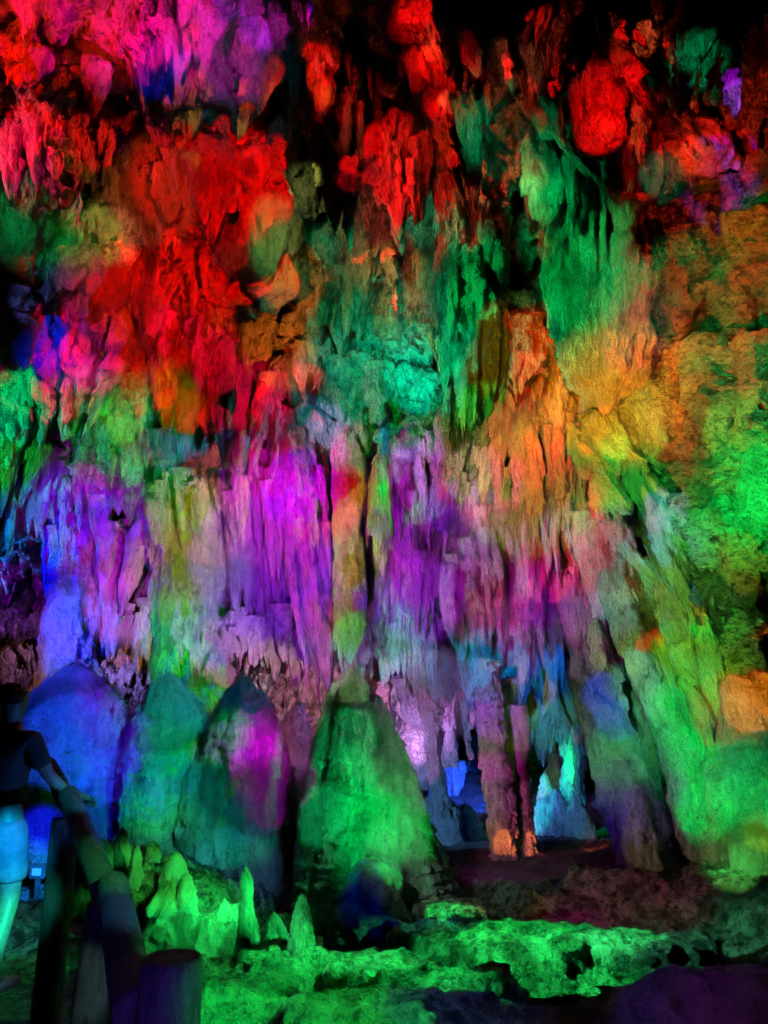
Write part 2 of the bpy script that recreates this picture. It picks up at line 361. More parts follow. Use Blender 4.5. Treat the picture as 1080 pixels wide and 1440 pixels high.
# ---- big red mass
G = 'stalactites of the big red mass'
RM = [((300, 170), (300, 345), 185, 'block', 14, 'rounded red dome that tops the big red mass'),
      ((230, 240), (213, 480), 100, 'cone', 6, 'red stalactite below the left shoulder of the red dome'),
      ((180, 300), (152, 445), 60, 'bulb', 3, 'leftmost upper red stalactite of the big red mass'),
      ((285, 320), (292, 625), 105, 'bulb', 6, 'longest red stalactite in the middle of the big red mass'),
      ((225, 400), (243, 600), 84, 'cone', 5, 'red stalactite just left of the longest red one'),
      ((360, 250), (352, 400), 90, 'block', 6, 'red ragged stalactite under the right side of the red dome'),
      ((385, 360), (385, 430), 66, 'block', 5, 'short broad red stalactite at the right of the red mass above the green gap'),
      ((375, 440), (372, 575), 72, 'bulb', 4, 'red stalactite with blunt pink tip right of the longest red one'),
      ((432, 430), (432, 565), 62, 'bulb', 5, 'orange red crumbly stalactite at the right end of the red mass'),
      ((335, 380), (340, 520), 46, 'cone', 3, 'thin red stalactite between the longest and the blunt tipped one'),
      ((190, 470), (197, 615), 30, 'slim', 1, 'slender red stalactite tipped with yellow at the lower left of the red mass'),
      ((145, 350), (150, 440), 48, 'block', 3, 'squat red stalactite at the far left of the red mass'),
      ((410, 290), (412, 350), 40, 'cone', 2, 'little red stalactite above the green gap at the right of the red mass'),
      ((320, 480), (312, 600), 40, 'cone', 2, 'short red stalactite hugging the right of the longest red one')]
for t_, b_, w_, p_, lb_, l_ in RM:
    hang(l_, t_, b_, w_, prof=p_, lobes=lb_, group=G, lump=.3, dY=-.15)
# ---- left pink pair and blue pendant
hang('dark blue smooth pendant at the left behind the pink pair', (80, 385), (62, 560), 80, prof='bulb', mat=M_SMOOTH, sh2=None, lump=.08)
hang('large pink and crimson stalactite with drooping left lobe', (108, 460), (88, 622), 76, prof='bulb', mat=M_SMOOTH, lobes=3, dY=-.3)
hang('curved crimson stalactite right of the large pink one', (158, 440), (116, 616), 42, prof='leaf', mat=M_SMOOTH, bend=(.16, 0), dY=-.35)
hang('thin hooked pink drip above the pink pair', (115, 385), (104, 458), 13, prof='slim', dY=-.4)
hang('lower left lobe of pink rock touching the large pink stalactite', (62, 520), (70, 592), 48, prof='bulb', mat=M_SMOOTH, dY=-.35)
# ---- middle band under the red mass
hang('yellow tipped small stalactite below the slender red one', (203, 590), (204, 645), 24, prof='bulb', dY=-.3)
hang('dark navy stalactite between crimson stalactites below the red mass', (328, 555), (330, 675), 44, prof='block', mat=M_SMOOTH, Y=9.6, sh2=None)
hang('crimson stalactite right of the dark navy one', (368, 570), (350, 672), 30, prof='cone', Y=9.5)
hang('crimson stalactite left of the dark navy one', (305, 560), (312, 650), 26, prof='cone', Y=9.5)
hang('short dark red stalactite under the blunt tipped red one', (388, 565), (386, 622), 22, Y=9.5)
hang('green shaggy stalactite mass at left under the crimson ones', (165, 560), (160, 690), 110, prof='block', lobes=8, Y=9.9)
hang('green stalactite at left edge with bright upper side', (20, 520), (8, 700), 60, lobes=3, Y=9.4, prof='bulb')
hang('inverted pyramid of blue and white speckled rock in the middle', (480, 530), (500, 652), 150, prof='cone', lobes=4, Y=10.2, lump=.3)
hang('teal ledge mass hanging in the middle right of the red mass', (545, 450), (540, 610), 170, prof='block', lobes=10, Y=10.3, lump=.4)
hang('dark green lump between the teal ledge and the rugged green column', (610, 530), (600, 660), 90, prof='block', lobes=6, Y=10.4, lump=.35)
hang('dark green lump under the red mass right end', (395, 600), (400, 700), 80, prof='block', lobes=5, Y=10.3, lump=.3)
# ---- orange group
G = 'orange lit stalactites right of centre'
hang('upper orange and red rock head of the orange stalactite group', (730, 450), (725, 570), 90, prof='block', lobes=7, group=G, lump=.3, Y=9.5)
hang('orange rock body that carries the orange stalactites', (760, 520), (762, 650), 150, prof='block', lobes=10, group=G, lump=.3, Y=9.8)
OG = [(705, 560, 700, 690, 34, 'leftmost orange stalactite of the orange group'), (738, 600, 735, 722, 38, 'second orange stalactite from the left of the orange group'),
      (772, 590, 770, 735, 36, 'longest orange stalactite in the middle of the orange group'), (802, 560, 806, 720, 40, 'orange stalactite with red flank right of the longest one'),
      (835, 540, 832, 680, 34, 'rightmost orange stalactite beside the yellow boulder'), (752, 640, 755, 760, 26, 'short thin orange stalactite in front of the group'),
      (790, 650, 792, 750, 24, 'small yellow stalactite at the front of the orange group'), (722, 470, 722, 560, 30, 'red streaked stalactite high on the orange head'),
      (750, 490, 752, 610, 30, 'deep red stalactite in the middle of the orange body'), (785, 510, 790, 600, 34, 'orange lump on the right shoulder of the orange body')]
for a, b, c, d, w_, l_ in OG: hang(l_, (a, b), (c, d), w_, group=G, lobes=3, Y=9.35 + rnd.uniform(-.1, .1), prof='bulb')
# ---- yellow boulder and the leaf shaped slabs
hang('big yellow green hanging boulder with red top at right', (905, 470), (905, 668), 130, prof='block', lobes=4, lump=.2, Y=8.9, cat='hanging boulder', name='hanging_boulder', sh=(.25, .2, .05))
hang('orange shoulder rock on the left of the yellow green boulder', (855, 500), (835, 660), 62, prof='bulb', lobes=4, Y=8.95)
hang('dark red hollow rock under the yellow green boulder', (930, 610), (935, 670), 70, prof='block', lobes=3, Y=8.7)
hang('bright green slab forming a roof left under the yellow boulder', (862, 630), (870, 700), 84, prof='block', mat=M_SMOOTH, Y=8.6, sh2=None, deep=.7)
hang('yellow leaf shaped slab with a pale rim under the green roof slab', (840, 640), (892, 724), 46, prof='leaf', mat=M_SMOOTH, Y=8.0, bend=(-.08, 0))
hang('brown leaf shaped leaning slab below the yellow leaf slab', (868, 705), (925, 825), 44, prof='leaf', mat=M_SMOOTH, Y=8.1, bend=(-.12, 0))
hang('pale grey green leaning slab right of the brown leaf slab', (905, 680), (965, 850), 66, prof='leaf', mat=M_SMOOTH, Y=8.1, lobes=2)
hang('green leaning slab behind the pale grey green slab', (950, 690), (985, 840), 70, prof='bulb', mat=M_SMOOTH, Y=8.3, lobes=3)
hang('dark green hollow rock between yellow boulder and right wall', (965, 620), (975, 740), 80, prof='block', Y=8.9, lobes=4)
# ---- right wall masses
def outcrop(label, top, tip, w, Y, **k):
    k.setdefault('sh', (.13, .17, .13)); k.setdefault('sh2', (.07, .08, .06)); k.setdefault('mat', M_CORAL)
    return hang(label, top, tip, w, prof='block', Y=Y, cat='rock outcrop', name='rock_outcrop', **k)
outcrop('pitted red and green rock outcrop on the right wall', (1070, 190), (1065, 640), 290, 8.4, lump=.5, lobes=6, deep=.8)
outcrop('bulging pitted shoulder left of the red and green outcrop', (965, 350), (985, 560), 100, 8.3, lump=.4, lobes=4)
outcrop('bright green rough rock wall bulge at the right edge', (1125, 430), (1110, 850), 330, 8.0, lump=.5, deep=.7, lobes=4)
outcrop('dark green rock hanging at the upper right edge', (1050, 200), (1040, 300), 130, 8.2, lump=.4, lobes=4)
outcrop('brown underside ledge below the bright green wall bulge', (1000, 790), (1000, 850), 90, 8.3, lump=.3, lobes=2)
outcrop('dark green recess rock above the orange boulder at the right edge', (1080, 820), (1075, 1010), 120, 9.4, lump=.4)

# ------------------------------------------------------------------ middle band: columns and curtains
def column(label, top, base, wpx, Y, prof='column', mat=None, **k):
    return hang(label, top, base, wpx, Y=Y, prof=prof, mat=mat, cat='stone column', name='stone_column', **k)
column('blue lit ribbed stone column at the left above the blue mound', (108, 720), (100, 985), 92, 10.6, sh=(.1, .3, .03), sh2=(.05, .2, .015), lump=.2)
hang('dark blue stalactite over the top of the blue column', (90, 640), (92, 800), 44, Y=10.1, mat=M_SMOOTH)
hang('small blue and red stalactite beside the top of the blue column', (130, 680), (135, 770), 34, Y=10.1)
hang('magenta stalactite slanting between the blue and the olive column', (205, 730), (168, 860), 40, Y=10.2, lobes=2, prof='bulb')
column('olive and teal fluted stone column that flares out at its foot', (252, 660), (262, 985), 82, 10.0, prof='tree', flute=.06, sh=(.9, .2, .05), lobes=2, lump=.18)
hang('teal lit apron of flowstone at the foot of the olive column', (270, 880), (275, 1010), 135, Y=9.9, prof='wedge', mat=M_SMOOTH, cat='flowstone', name='flowstone', up=0)
column('orange and yellow green ringed stone column in the centre', (488, 655), (492, 935), 46, 9.7, sh=(.09, .3, .03), sh2=(.05, .15, .012), prof='block')
hang('dark red thin stalactite against the right side of the ringed column', (512, 665), (516, 780), 16, Y=9.8, prof='slim')
hang('smooth green stalactite right of the ringed column', (530, 640), (540, 815), 40, Y=9.6, prof='leaf', mat=M_SMOOTH, sh2=None, lump=.06, up=0)
hang('bright green little knob on the smooth green stalactite', (538, 650), (540, 712), 22, Y=9.3, prof='bulb', mat=M_SMOOTH)
G = 'hanging purple rock curtains'
def curtain(label, top, tip, w, Y, **k):
    k.setdefault('lobes', 9); k.setdefault('prof', 'bulb')
    return hang(label, top, tip, w, Y=Y, cat='rock curtain', name='rock_curtain', group=G, mat=k.pop('mat', M_PALE), sh=(.45, .16, .11), sh2=(.22, .06, .04), **k)
curtain('tall violet curtain that tapers to a point left of the ringed column', (425, 640), (462, 972), 78, 10.0, prof='bulb', lobes=5)
curtain('broad purple curtain left of the tall violet one', (385, 680), (385, 920), 105, 10.3, prof='block')
curtain('pale purple shaggy curtain between olive column and broad purple curtain', (318, 700), (320, 935), 90, 10.4, prof='block')
curtain('magenta upper spur of the purple curtain', (400, 620), (400, 760), 46, 9.9, lobes=3)
curtain('thin magenta ridge on the right edge of the tall violet curtain', (450, 660), (482, 955), 22, 9.8, lobes=1)
curtain('deep violet curtain just right of the smooth green stalactite', (590, 625), (578, 880), 96, 10.3, prof='block')
curtain('violet and grey rounded curtain lobe right of the deep violet one', (615, 730), (612, 850), 62, 10.0, prof='bulb', lobes=4)
curtain('magenta drop shaped curtain lobe in the middle right', (668, 800), (676, 925), 44, 9.9, prof='bulb', lobes=4)
curtain('dark purple curtain lobe just right of the foot of the ringed column', (528, 800), (530, 900), 44, 10.1, lobes=3)
curtain('lilac curtain right of the deep violet one', (690, 720), (700, 890), 90, 10.4, prof='block')
curtain('pinkish grey curtain left of the leaning pale column', (770, 740), (790, 900), 120, 10.4, prof='block')
hang('salmon pink broad stalactite above the deep violet curtain', (635, 600), (636, 708), 50, Y=9.8, prof='bulb', lobes=3)
hang('cream smooth stalactite next to the salmon pink one', (682, 605), (680, 712), 34, Y=9.7, prof='bulb', mat=M_PALE)
hang('grey stalactite with an orange right edge hanging low in front of the recess', (738, 800), (735, 985), 36, Y=9.8, prof='bulb', mat=M_PALE)
# ------------------------------------------------------------------ right hand columns
column('leaning grey lilac column at the left of the right hand group', (842, 775), (872, 1005), 72, 9.25, prof='cone', sh=(.5, .15, .05), lobes=3, mat=M_PALE, flute=.04)
column('long leaning green column running down to the floor at right', (872, 780), (980, 1080), 60, 8.65, prof='block', sh=(.6, .22, .07), lump=.15, bend=(-.1, 0))
column('upright green trunk under the long leaning green column', (955, 1010), (988, 1222), 74, 8.7, prof='block', lump=.18)
column('yellow green slab column right of the long leaning green one', (948, 830), (1006, 1045), 74, 9.25, prof='block', sh=(.5, .14, .07), lobes=5)
column('green and orange edged column nearest the right recess', (1000, 830), (1012, 1010), 52, 9.5, prof='block', sh=(.5, .14, .07), lobes=4)
column('dark leaning column with grey green front and purple foot', (842, 965), (918, 1225), 96, 8.95, prof='wedge', sh=(.22, .14, .05), lump=.2)
column('blue lit flank rock over the dark leaning column', (852, 930), (874, 1070), 46, 8.9, prof='wedge', mat=M_SMOOTH)
column('teal lit rock between the dark column and the green trunk', (925, 1000), (945, 1170), 50, 9.6, prof='block')
column('thin brown ribbed edge along the left of the dark leaning column', (828, 955), (850, 1120), 16, 9.1, prof='wedge', sh=(.06, .1, .015))
column('magenta topped thin column with orange foot in the middle', (688, 985), (713, 1222), 40, 9.6, sh=(.12, .1, .06), prof='column', lump=.25)
column('purple shadow side column right behind the magenta topped one', (722, 1010), (732, 1220), 30, 9.8, prof='column')
column('slim column with orange foot right of the magenta topped one', (735, 1050), (750, 1224), 22, 9.5, sh=(.12, .08, .05), prof='column', lump=.22)
column('grey violet thin column in the lilac recess', (600, 1005), (622, 1150), 24, 11.0, prof='column')
column('pinkish thin column in the back of the lilac recess', (632, 970), (632, 1080), 20, 12.0, prof='column')
column('dark pillar in the recess behind the grey violet column', (652, 990), (655, 1070), 22, 12.5, prof='column')
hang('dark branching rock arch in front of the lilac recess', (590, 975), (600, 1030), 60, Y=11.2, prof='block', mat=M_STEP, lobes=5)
for (px_, p0, p1, w_, Y_, pf, l_) in [(800, 985, 1170, 30, 12.6, 'column', 'teal column at the back right of the right recess'), (715, 940, 1150, 44, 15.0, 'block', 'broad dark wall rib behind the magenta topped column'),
        (575, 940, 1150, 46, 14.6, 'block', 'lilac wall rib behind the white boulder'), (632, 940, 1150, 40, 15.4, 'block', 'pale wall rib at the very back of the lilac recess'), (795, 950, 1160, 44, 14.6, 'block', 'blue grey wall rib behind the dark leaning column')]:
    column(l_, (px_, p0), (px_ + 6, p1), w_, Y_, prof=pf, mat=M_PALE, sh=(.3, .14, .08), lump=.25)
for (px_, p0, p1, w_, Y_, l_) in [(600, 1125, 1165, 36, 11.4, 'small pale stalagmite beside the grey violet column'), (655, 1130, 1170, 46, 11.6, 'blue rock heap left behind the magenta topped column'), (775, 1110, 1180, 60, 11.3, 'blue rock heap in the right recess'),
        (810, 1120, 1185, 50, 11.0, 'grey green rock heap beside the dark leaning column'), (800, 1055, 1140, 24, 11.9, 'bright green small stalagmite in the right recess'), (765, 1085, 1120, 22, 12.4, 'flat green stone in the back of the right recess')]:
    stand(l_, (px_, p0), (px_, p1), w_, Y_, prof='mite', mat=M_PALE, sh=(.12, .1, .05), sh2=(.06, .05, .02), lump=.3)
# boulders
def boulder(label, top, base, w, Y, **k):
    k.setdefault('prof', 'dome')
    return stand(label, top, base, w, Y, cat='boulder', name='boulder', **k)
boulder('orange lit boulder at the right edge resting on the green one', (1058, 940), (1056, 1060), 92, 8.4, down=.05, lump=.2, sh=(.12, .15, .04), sh2=(.06, .07, .02))
boulder('big green boulder with scaly ledges at the right edge', (1045, 1042), (1050, 1210), 106, 8.3, lump=.3, sh=(.2, .25, .08))
boulder('small yellow green rock at the foot of the big green boulder', (1062, 1160), (1066, 1208), 56, 7.7, lump=.2)
boulder('white lit rounded boulder in the lilac recess', (583, 1005), (588, 1085), 66, 12.2, mat=M_PALE)
boulder('pale angular rock on the recess floor behind the green stalagmite', (625, 1120), (622, 1160), 50, 11.0, mat=M_PALE)
# ------------------------------------------------------------------ stalagmites of the foreground
stand('tall pointed green scaly stalagmite in the centre', (490, 932), (534, 1240), 192, 7.5, prof='mite', lump=.08, sh=(.085, .22, .065), sh2=(.045, .09, .03), deep=.95, mat=M_ROCK)
stand('dark stalagmite with a magenta lit right flank', (345, 956), (345, 1225), 126, 7.9, prof='dome', lump=.1, sh=(.12, .25, .05))
stand('rounded teal green stalagmite left of the magenta flanked one', (238, 952), (245, 1190), 134, 8.2, prof='dome', lump=.09)
stand('smooth green apron rock between the two round stalagmites', (290, 1060), (290, 1230), 100, 7.9, prof='dome', lump=.1, sh=(.14, .25, .045))
stand('broad blue lit mound of flowstone at the left', (110, 938), (100, 1180), 176, 8.5, prof='dome', lump=.1, sh=(.1, .24, .05), sh2=(.06, .1, .035), deep=1.0)
stand('thin blue rippled flow of rock along the right of the blue mound', (168, 985), (150, 1190), 44, 8.3, prof='dome', sh=(.2, .08, .05), lump=.2)
stand('crimson and grey narrow stalagmite between the dark and the tall green one', (420, 985), (412, 1150), 52, 9.2, prof='dome', lump=.15)
G = 'little green stalagmites on the lower left bank'
KN = [((193, 1200), (192, 1262), 22, 6.9, 'knob', 'little green bottle shaped stalagmite on the lower left bank'), ((246, 1208), (244, 1262), 34, 6.8, 'dome', 'stubby green stalagmite with a flat top on the lower left bank'),
      ((346, 1228), (347, 1345), 36, 6.1, 'knob', 'tallest bright green knobbly stalagmite on the lower left bank'), ((424, 1266), (424, 1322), 36, 5.9, 'mite', 'bright green cone shaped stalagmite on the stone terrace'),
      ((172, 1175), (170, 1225), 24, 7.3, 'dome', 'dim olive stub behind the bottle shaped stalagmite'), ((216, 1192), (216, 1240), 24, 7.4, 'dome', 'dim olive stub left behind the flat topped stalagmite'),
      ((146, 1190), (148, 1225), 22, 7.2, 'dome', 'small dim green stub nearest the railing'), ((160, 1235), (160, 1300), 30, 6.4, 'mite', 'green stalagmite partly behind the sloping rail'),
      ((262, 1235), (262, 1290), 30, 6.5, 'dome', 'green lump at the foot of the flat topped stalagmite')]
for t_, b_, w_, Y_, p_, l_ in KN: stand(l_, (t_[0], t_[1] - 12), b_, w_ * 1.12, Y_ - .35, prof=p_, group=G, sh=(.1, .08, .025), sh2=(.05, .04, .012), mat=M_SMOOTH, lump=.1)
boulder('large rounded green rock under the little stalagmites', (250, 1262), (262, 1350), 170, 6.2, mat=M_SMOOTH, lump=.3, sh=(.2, .2, .04))
boulder('green rock at the foot of the tallest knobbly stalagmite', (318, 1275), (320, 1345), 100, 6.3, mat=M_SMOOTH, lump=.3, sh=(.2, .2, .04))
boulder('bright green block left of the cone shaped stalagmite', (385, 1290), (385, 1325), 50, 6.0, lump=.3, prof='dome')
boulder('dark blue unlit block before the tall green stalagmite', (522, 1228), (524, 1318), 96, 6.6, mat=M_STEP, lump=.25, prof='dome')  # darker stone stands in for the shade on this block
def slab(label, cx, cy, Y, wx, dy, h, rz=0, mat=None):
    c = at(cx, cy, Y); n, m = 72, 40; SEED[0] += 5; sd = SEED[0]
    th = np.linspace(0, 2 * math.pi, n, endpoint=False); t = np.linspace(0, 1, m); T, TH = np.meshgrid(t, th)
    R = np.interp(T, [0, .38, .45, .55, .9, 1], [0, .93, 1, 1.0, 1.06, 1.1]); Z = np.interp(T, [0, .38, .45, 1], [0, 0, -.12, -1]) * h
    q = 1 + .22 * vnoise(np.cos(TH) * 1.6, np.sin(TH) * 1.6, 0 * T + sd, sd) + .07 * vnoise(np.cos(TH) * 6, np.sin(TH) * 6, Z * 6, sd)
    X = np.sign(np.cos(TH)) * np.abs(np.cos(TH)) ** .7 * wx / 2 * R * q; Yy = np.sign(np.sin(TH)) * np.abs(np.sin(TH)) ** .7 * dy / 2 * R * q
    Z = Z + .03 * fbm((X + c[0]) * 5, (Yy + c[1]) * 9, Z * 5, 4, sd, ridged=True) + .02 * fbm((X + c[0]) * 14, (Yy + c[1]) * 22, Z * 5, 2, sd + 5)
    k = .03 * fbm((X + c[0]) * 8, (Yy + c[1]) * 8, Z * 9, 3, sd + 2); X += k * np.cos(TH); Yy += k * np.sin(TH)
    V = np.stack([X * math.cos(rz) - Yy * math.sin(rz), X * math.sin(rz) + Yy * math.cos(rz), Z], -1) + c
    o = place('rock_slab', [(V, quads(n, m, True))], mat or M_GROUND, c)
    return tag(o, label, 'rock slab', 'flat stone slabs of the green terrace')
slab('flat green slab right beside the round log post', 330, 1372, 5.3, .95, .5, .35)
slab('second flat green slab left of the blocky one', 320, 1405, 4.9, .9, .4, .3, .1)
slab('blocky green slab under the cone shaped stalagmite', 400, 1340, 5.5, .5, .5, .3)
slab('long bright green slab right of the blocky slab', 520, 1352, 5.5, .9, .5, .25, -.1)
slab('long green slab reaching right towards the purple mound', 700, 1312, 6.0, 1.5, .55, .3, -.05)
slab('far right tip of the green terrace', 880, 1322, 5.9, 1.0, .4, .25, -.1)
slab('low green slab in front of the long bright one', 600, 1372, 5.2, 1.1, .35, .2, .05)
slab('green slab at the bottom edge below centre', 500, 1425, 4.7, .9, .4, .25, .1)
slab('green apron slab running down from the tall stalagmite', 625, 1275, 6.9, .55, .7, .3, .5)
slab('green plate at the foot of the right edge boulder', 1020, 1222, 7.8, .7, .45, .12, .2)

# ------------------------------------------------------------------ rows of smaller stalactites, copied from a few patterns
PROTO = []
for i, (pf, asp) in enumerate([('cone', 3), ('bulb', 3), ('slim', 5), ('cone', 4.5), ('bulb', 4.5), ('leaf', 3), ('cone', 6), ('bulb', 2.4)]):
    w_ = .22; L_ = w_ * asp; rg = random.Random(i)
    ps = [body_arrays((0, 0, 0), (0, 0, -L_), w_, w_ * .85, pf, 500 + i, sh=(.2, .08, .045), sh2=(.1, .035, .018), lump=.2, nth=64, nt=int(40 + 22 * asp))]
    for q in range(3):
        a = rg.uniform(0, 6.28); f = rg.uniform(.05, .3); A = np.array([math.cos(a) * w_ * .4, math.sin(a) * w_ * .35, -L_ * f])
        ps.append(body_arrays(A, A * .9 + np.array([0, 0, -L_ * rg.uniform(.3, .55)]), w_ * .4, w_ * .4, 'cone', 540 + i * 5 + q, sh=(.15, .06, .03), sh2=None, nth=32, nt=60))
    V, F = join(ps); PROTO.append((make_mesh('stalactite', V, F), make_mesh('stalactite', V, F), L_, w_)); PROTO[-1][0].materials.append(M_ROCK); PROTO[-1][1].materials.append(M_PALE)
ORD = 'first second third fourth fifth sixth seventh eighth ninth tenth eleventh twelfth thirteenth fourteenth fifteenth sixteenth seventeenth eighteenth nineteenth twentieth twenty-first twenty-second twenty-third twenty-fourth twenty-fifth twenty-sixth'.split()
def row(what, grp, x0, x1, yt, yb, n, wr, Yr, lean=0, slope=0, pale=False):
    """n stalactites from x0 to x1 (photo pixels at the top), tips between yb[0] and yb[1]"""
    xs = sorted(x0 + (x1 - x0) * (i + rnd.uniform(.15, .85)) / n for i in range(n))
    for i, x in enumerate(xs):
        Y = rnd.uniform(*Yr); sl = slope * (x - x0)
        t = at(x, rnd.uniform(*yt) + sl, Y); b = at(x + lean, rnd.uniform(*yb) + sl, Y); w_ = rnd.uniform(*wr) * mpp(sum(yb) / 2, Y)
        pr = PROTO[rnd.randrange(len(PROTO))]; L_ = np.linalg.norm(b - t)
        o = bpy.data.objects.new('stalactite', pr[1 if pale else 0]); COL.objects.link(o)
        o.location = Vector(t) + Vector((0, .05, .08)); o.scale = (w_ / pr[3], w_ / pr[3], L_ / pr[2])
        dv = Vector(b - t).normalized(); o.rotation_mode = 'QUATERNION'
        o.rotation_quaternion = Vector((0, 0, -1)).rotation_difference(dv) @ __import__('mathutils').Quaternion((0, 0, 1), rnd.uniform(0, 6.28))
        tag(o, f'{ORD[i]} from the left, {what}', 'stalactite', grp)
row('teal stalactites slanting at the left edge', 'teal stalactites at the left edge', -5, 75, (540, 640), (690, 820), 11, (20, 38), (9.3, 10.0), lean=-22)
row('green stalactites under the crimson pair', 'green stalactites under the crimson pair', 90, 260, (580, 650), (660, 730), 14, (20, 36), (9.9, 10.4))
row('red and cream stalactites above the blue column', 'red and cream stalactites above the blue column', 70, 210, (650, 690), (720, 780), 10, (18, 32), (10.0, 10.3), lean=4)
row('magenta and blue stalactites beside the blue column', 'magenta and blue stalactites beside the blue column', 60, 210, (700, 770), (800, 900), 14, (18, 34), (10.4, 10.9), lean=-6, pale=True)
row('pale drips ending above the blue mound', 'pale drips ending above the blue mound', 130, 210, (830, 880), (930, 965), 9, (12, 24), (10.6, 11), pale=True)
row('orange and white stalactites over the olive column', 'orange and white stalactites over the olive column', 210, 350, (640, 700), (730, 800), 14, (18, 36), (9.6, 10.0), lean=2, pale=True)
row('pink stalactites left of the broad purple curtain', 'pink stalactites left of the purple curtain', 270, 360, (700, 760), (800, 900), 10, (20, 34), (10.0, 10.3), pale=True)
row('lilac drips below the purple curtains', 'lilac drips at the foot of the purple curtains', 270, 470, (820, 880), (915, 985), 20, (20, 38), (9.9, 10.5), slope=.12, pale=True)
row('violet spurs on the upper purple curtain', 'violet spurs on the upper purple curtain', 350, 470, (650, 720), (740, 860), 13, (16, 30), (9.8, 10.2), lean=8, pale=True)
row('violet spurs on the deep violet curtain', 'violet spurs on the deep violet curtain', 552, 640, (630, 700), (740, 850), 12, (16, 32), (9.9, 10.3), lean=6, pale=True)
row('blue white stalactites by the green stalagmite', 'blue white stalactites of the central fringe', 500, 650, (840, 900), (930, 1010), 20, (16, 30), (10.0, 10.6), lean=4, pale=True)
row('lilac stalactites in the middle right', 'lilac stalactites in the middle right', 620, 760, (700, 800), (820, 920), 22, (18, 34), (9.8, 10.4), lean=10, pale=True)
row('blue stalactites under the magenta lobe', 'blue stalactites under the magenta lobe', 640, 780, (870, 920), (950, 1020), 16, (16, 32), (10.0, 10.6), lean=6, pale=True)
row('pale and maroon stalactites under the orange group', 'pale and maroon stalactites under the orange group', 700, 860, (660, 740), (760, 860), 24, (16, 32), (9.4, 9.9), lean=14, pale=True)
row('dark purple stalactites by the leaning column', 'dark purple stalactites by the leaning grey column', 730, 850, (780, 850), (880, 980), 16, (16, 32), (9.7, 10.2), lean=12)
row('teal and blue rocks hanging in the right recess', 'teal stalactites in the right recess', 745, 830, (930, 980), (1020, 1100), 9, (18, 34), (10.6, 11.6))
row('grey drips at the back of the lilac recess', 'drips at the back of the lilac recess', 560, 690, (930, 960), (985, 1040), 10, (14, 28), (11.2, 12.2), pale=True)
row('small green drips under the teal ledge', 'small green drips under the teal ledge', 400, 620, (590, 620), (650, 690), 14, (16, 30), (10.0, 10.5))
row('small dim drips of the dark upper ceiling', 'small dim drips of the dark upper ceiling', 640, 1000, (60, 200), (240, 330), 12, (18, 32), (7.9, 8.4))

# ------------------------------------------------------------------ steps, railing, person
from mathutils import noise as mnoise
import bmesh
def box(name, lo, hi, mat, bev=.02, kind=None):
    bm = bmesh.new(); bmesh.ops.create_cube(bm, size=1)
    for v in bm.verts: v.co = Vector([(lo[i] + hi[i]) / 2 + v.co[i] * (hi[i] - lo[i]) for i in range(3)])
    bmesh.ops.bevel(bm, geom=bm.edges[:], offset=bev, segments=2, affect='EDGES')
    bmesh.ops.subdivide_edges(bm, edges=bm.edges[:], cuts=3, use_grid_fill=True)
    for v in bm.verts: v.co += Vector(mnoise.noise_vector(v.co * 5)) * .008
    me = bpy.data.meshes.new(name); bm.to_mesh(me); bm.free(); o = link(name, me, mat)
    if kind: o['kind'] = kind
    return o
for i in range(5):
    box('path_step', (-3.4, 3.3 + i * .42, -.4 - .001 * i), (-1.74 - .17 * i, 3.3 + (i + 1) * .42 + .05, .02 + i * .10), M_STEP, kind='structure')
box('path', (-3.4, -2, -.45), (-1.35, 3.295, -.09), M_STEP, kind='structure')
def logm(name, P0, P1, r0, r1, seed, parent=None, cap=True):
    P0 = Vector(P0); P1 = Vector(P1); ax = (P1 - P0); L = ax.length; q = Vector((0, 0, 1)).rotation_difference(ax.normalized())
    n, m = 40, 60; V = np.zeros((n, m + 8, 3))
    prof = [(0, 0), (0, .5), (0, .88), (.006, .97)] ; 
    zs = [0, 0, 0, .008] + list(np.linspace(.02, L - .02, m)) + [L - .008, L, L, L]
    rs = [0, .5, .9, .97] + [1] * m + [.97, .9, .5, 0]
    for j, (z, rr) in enumerate(zip(zs, rs)):
        for i in range(n):
            a = i / n * 2 * math.pi; R = (r0 + (r1 - r0) * z / L) * rr
            k = 1 + .035 * mnoise.noise(Vector((math.cos(a) * 1.5, math.sin(a) * 1.5, z * 2 + seed))) + .02 * mnoise.noise(Vector((math.cos(a) * 7, math.sin(a) * 7, z * 1.2 + seed)))
            v = q @ Vector((math.cos(a) * R * k, math.sin(a) * R * k, z)); V[i, j] = P0 + v
    me = make_mesh(name, V.reshape(-1, 3), quads(n, m + 8, True)); return link(name, me, M_LOG, parent)
rail = bpy.data.objects.new('railing', None); COL.objects.link(rail); tag(rail, 'round log railing with grey posts beside the path at lower left', 'railing')
pA = at(242, 1345, 2.75); pB = at(150, 1262, 3.55); pC = at(92, 1150, 4.5); pD = at(75, 1125, 5.6)
logm('post', (pA[0], pA[1], -.2), (pA[0], pA[1], pA[2]), .112, .098, 1, rail)
logm('post', (pB[0] - .06, pB[1], -.2), (pB[0], pB[1], pB[2] - .02), .085, .075, 2, rail)
logm('post', (pC[0], pC[1], -.1), (pC[0], pC[1], pC[2]), .075, .07, 3, rail)
logm('handrail', tuple(at(190, 1425, 2.72)), (pB[0] + .03, pB[1] - .03, pB[2] + .05), .072, .066, 4, rail)
logm('handrail', (pB[0] + .02, pB[1] + .0, pB[2] - .03), (pC[0], pC[1], pC[2] + .12), .06, .055, 5, rail)
logm('handrail', (pC[0], pC[1], pC[2] + .08), (pD[0] - .3, pD[1] + .6, pD[2] + .2), .055, .05, 6, rail)
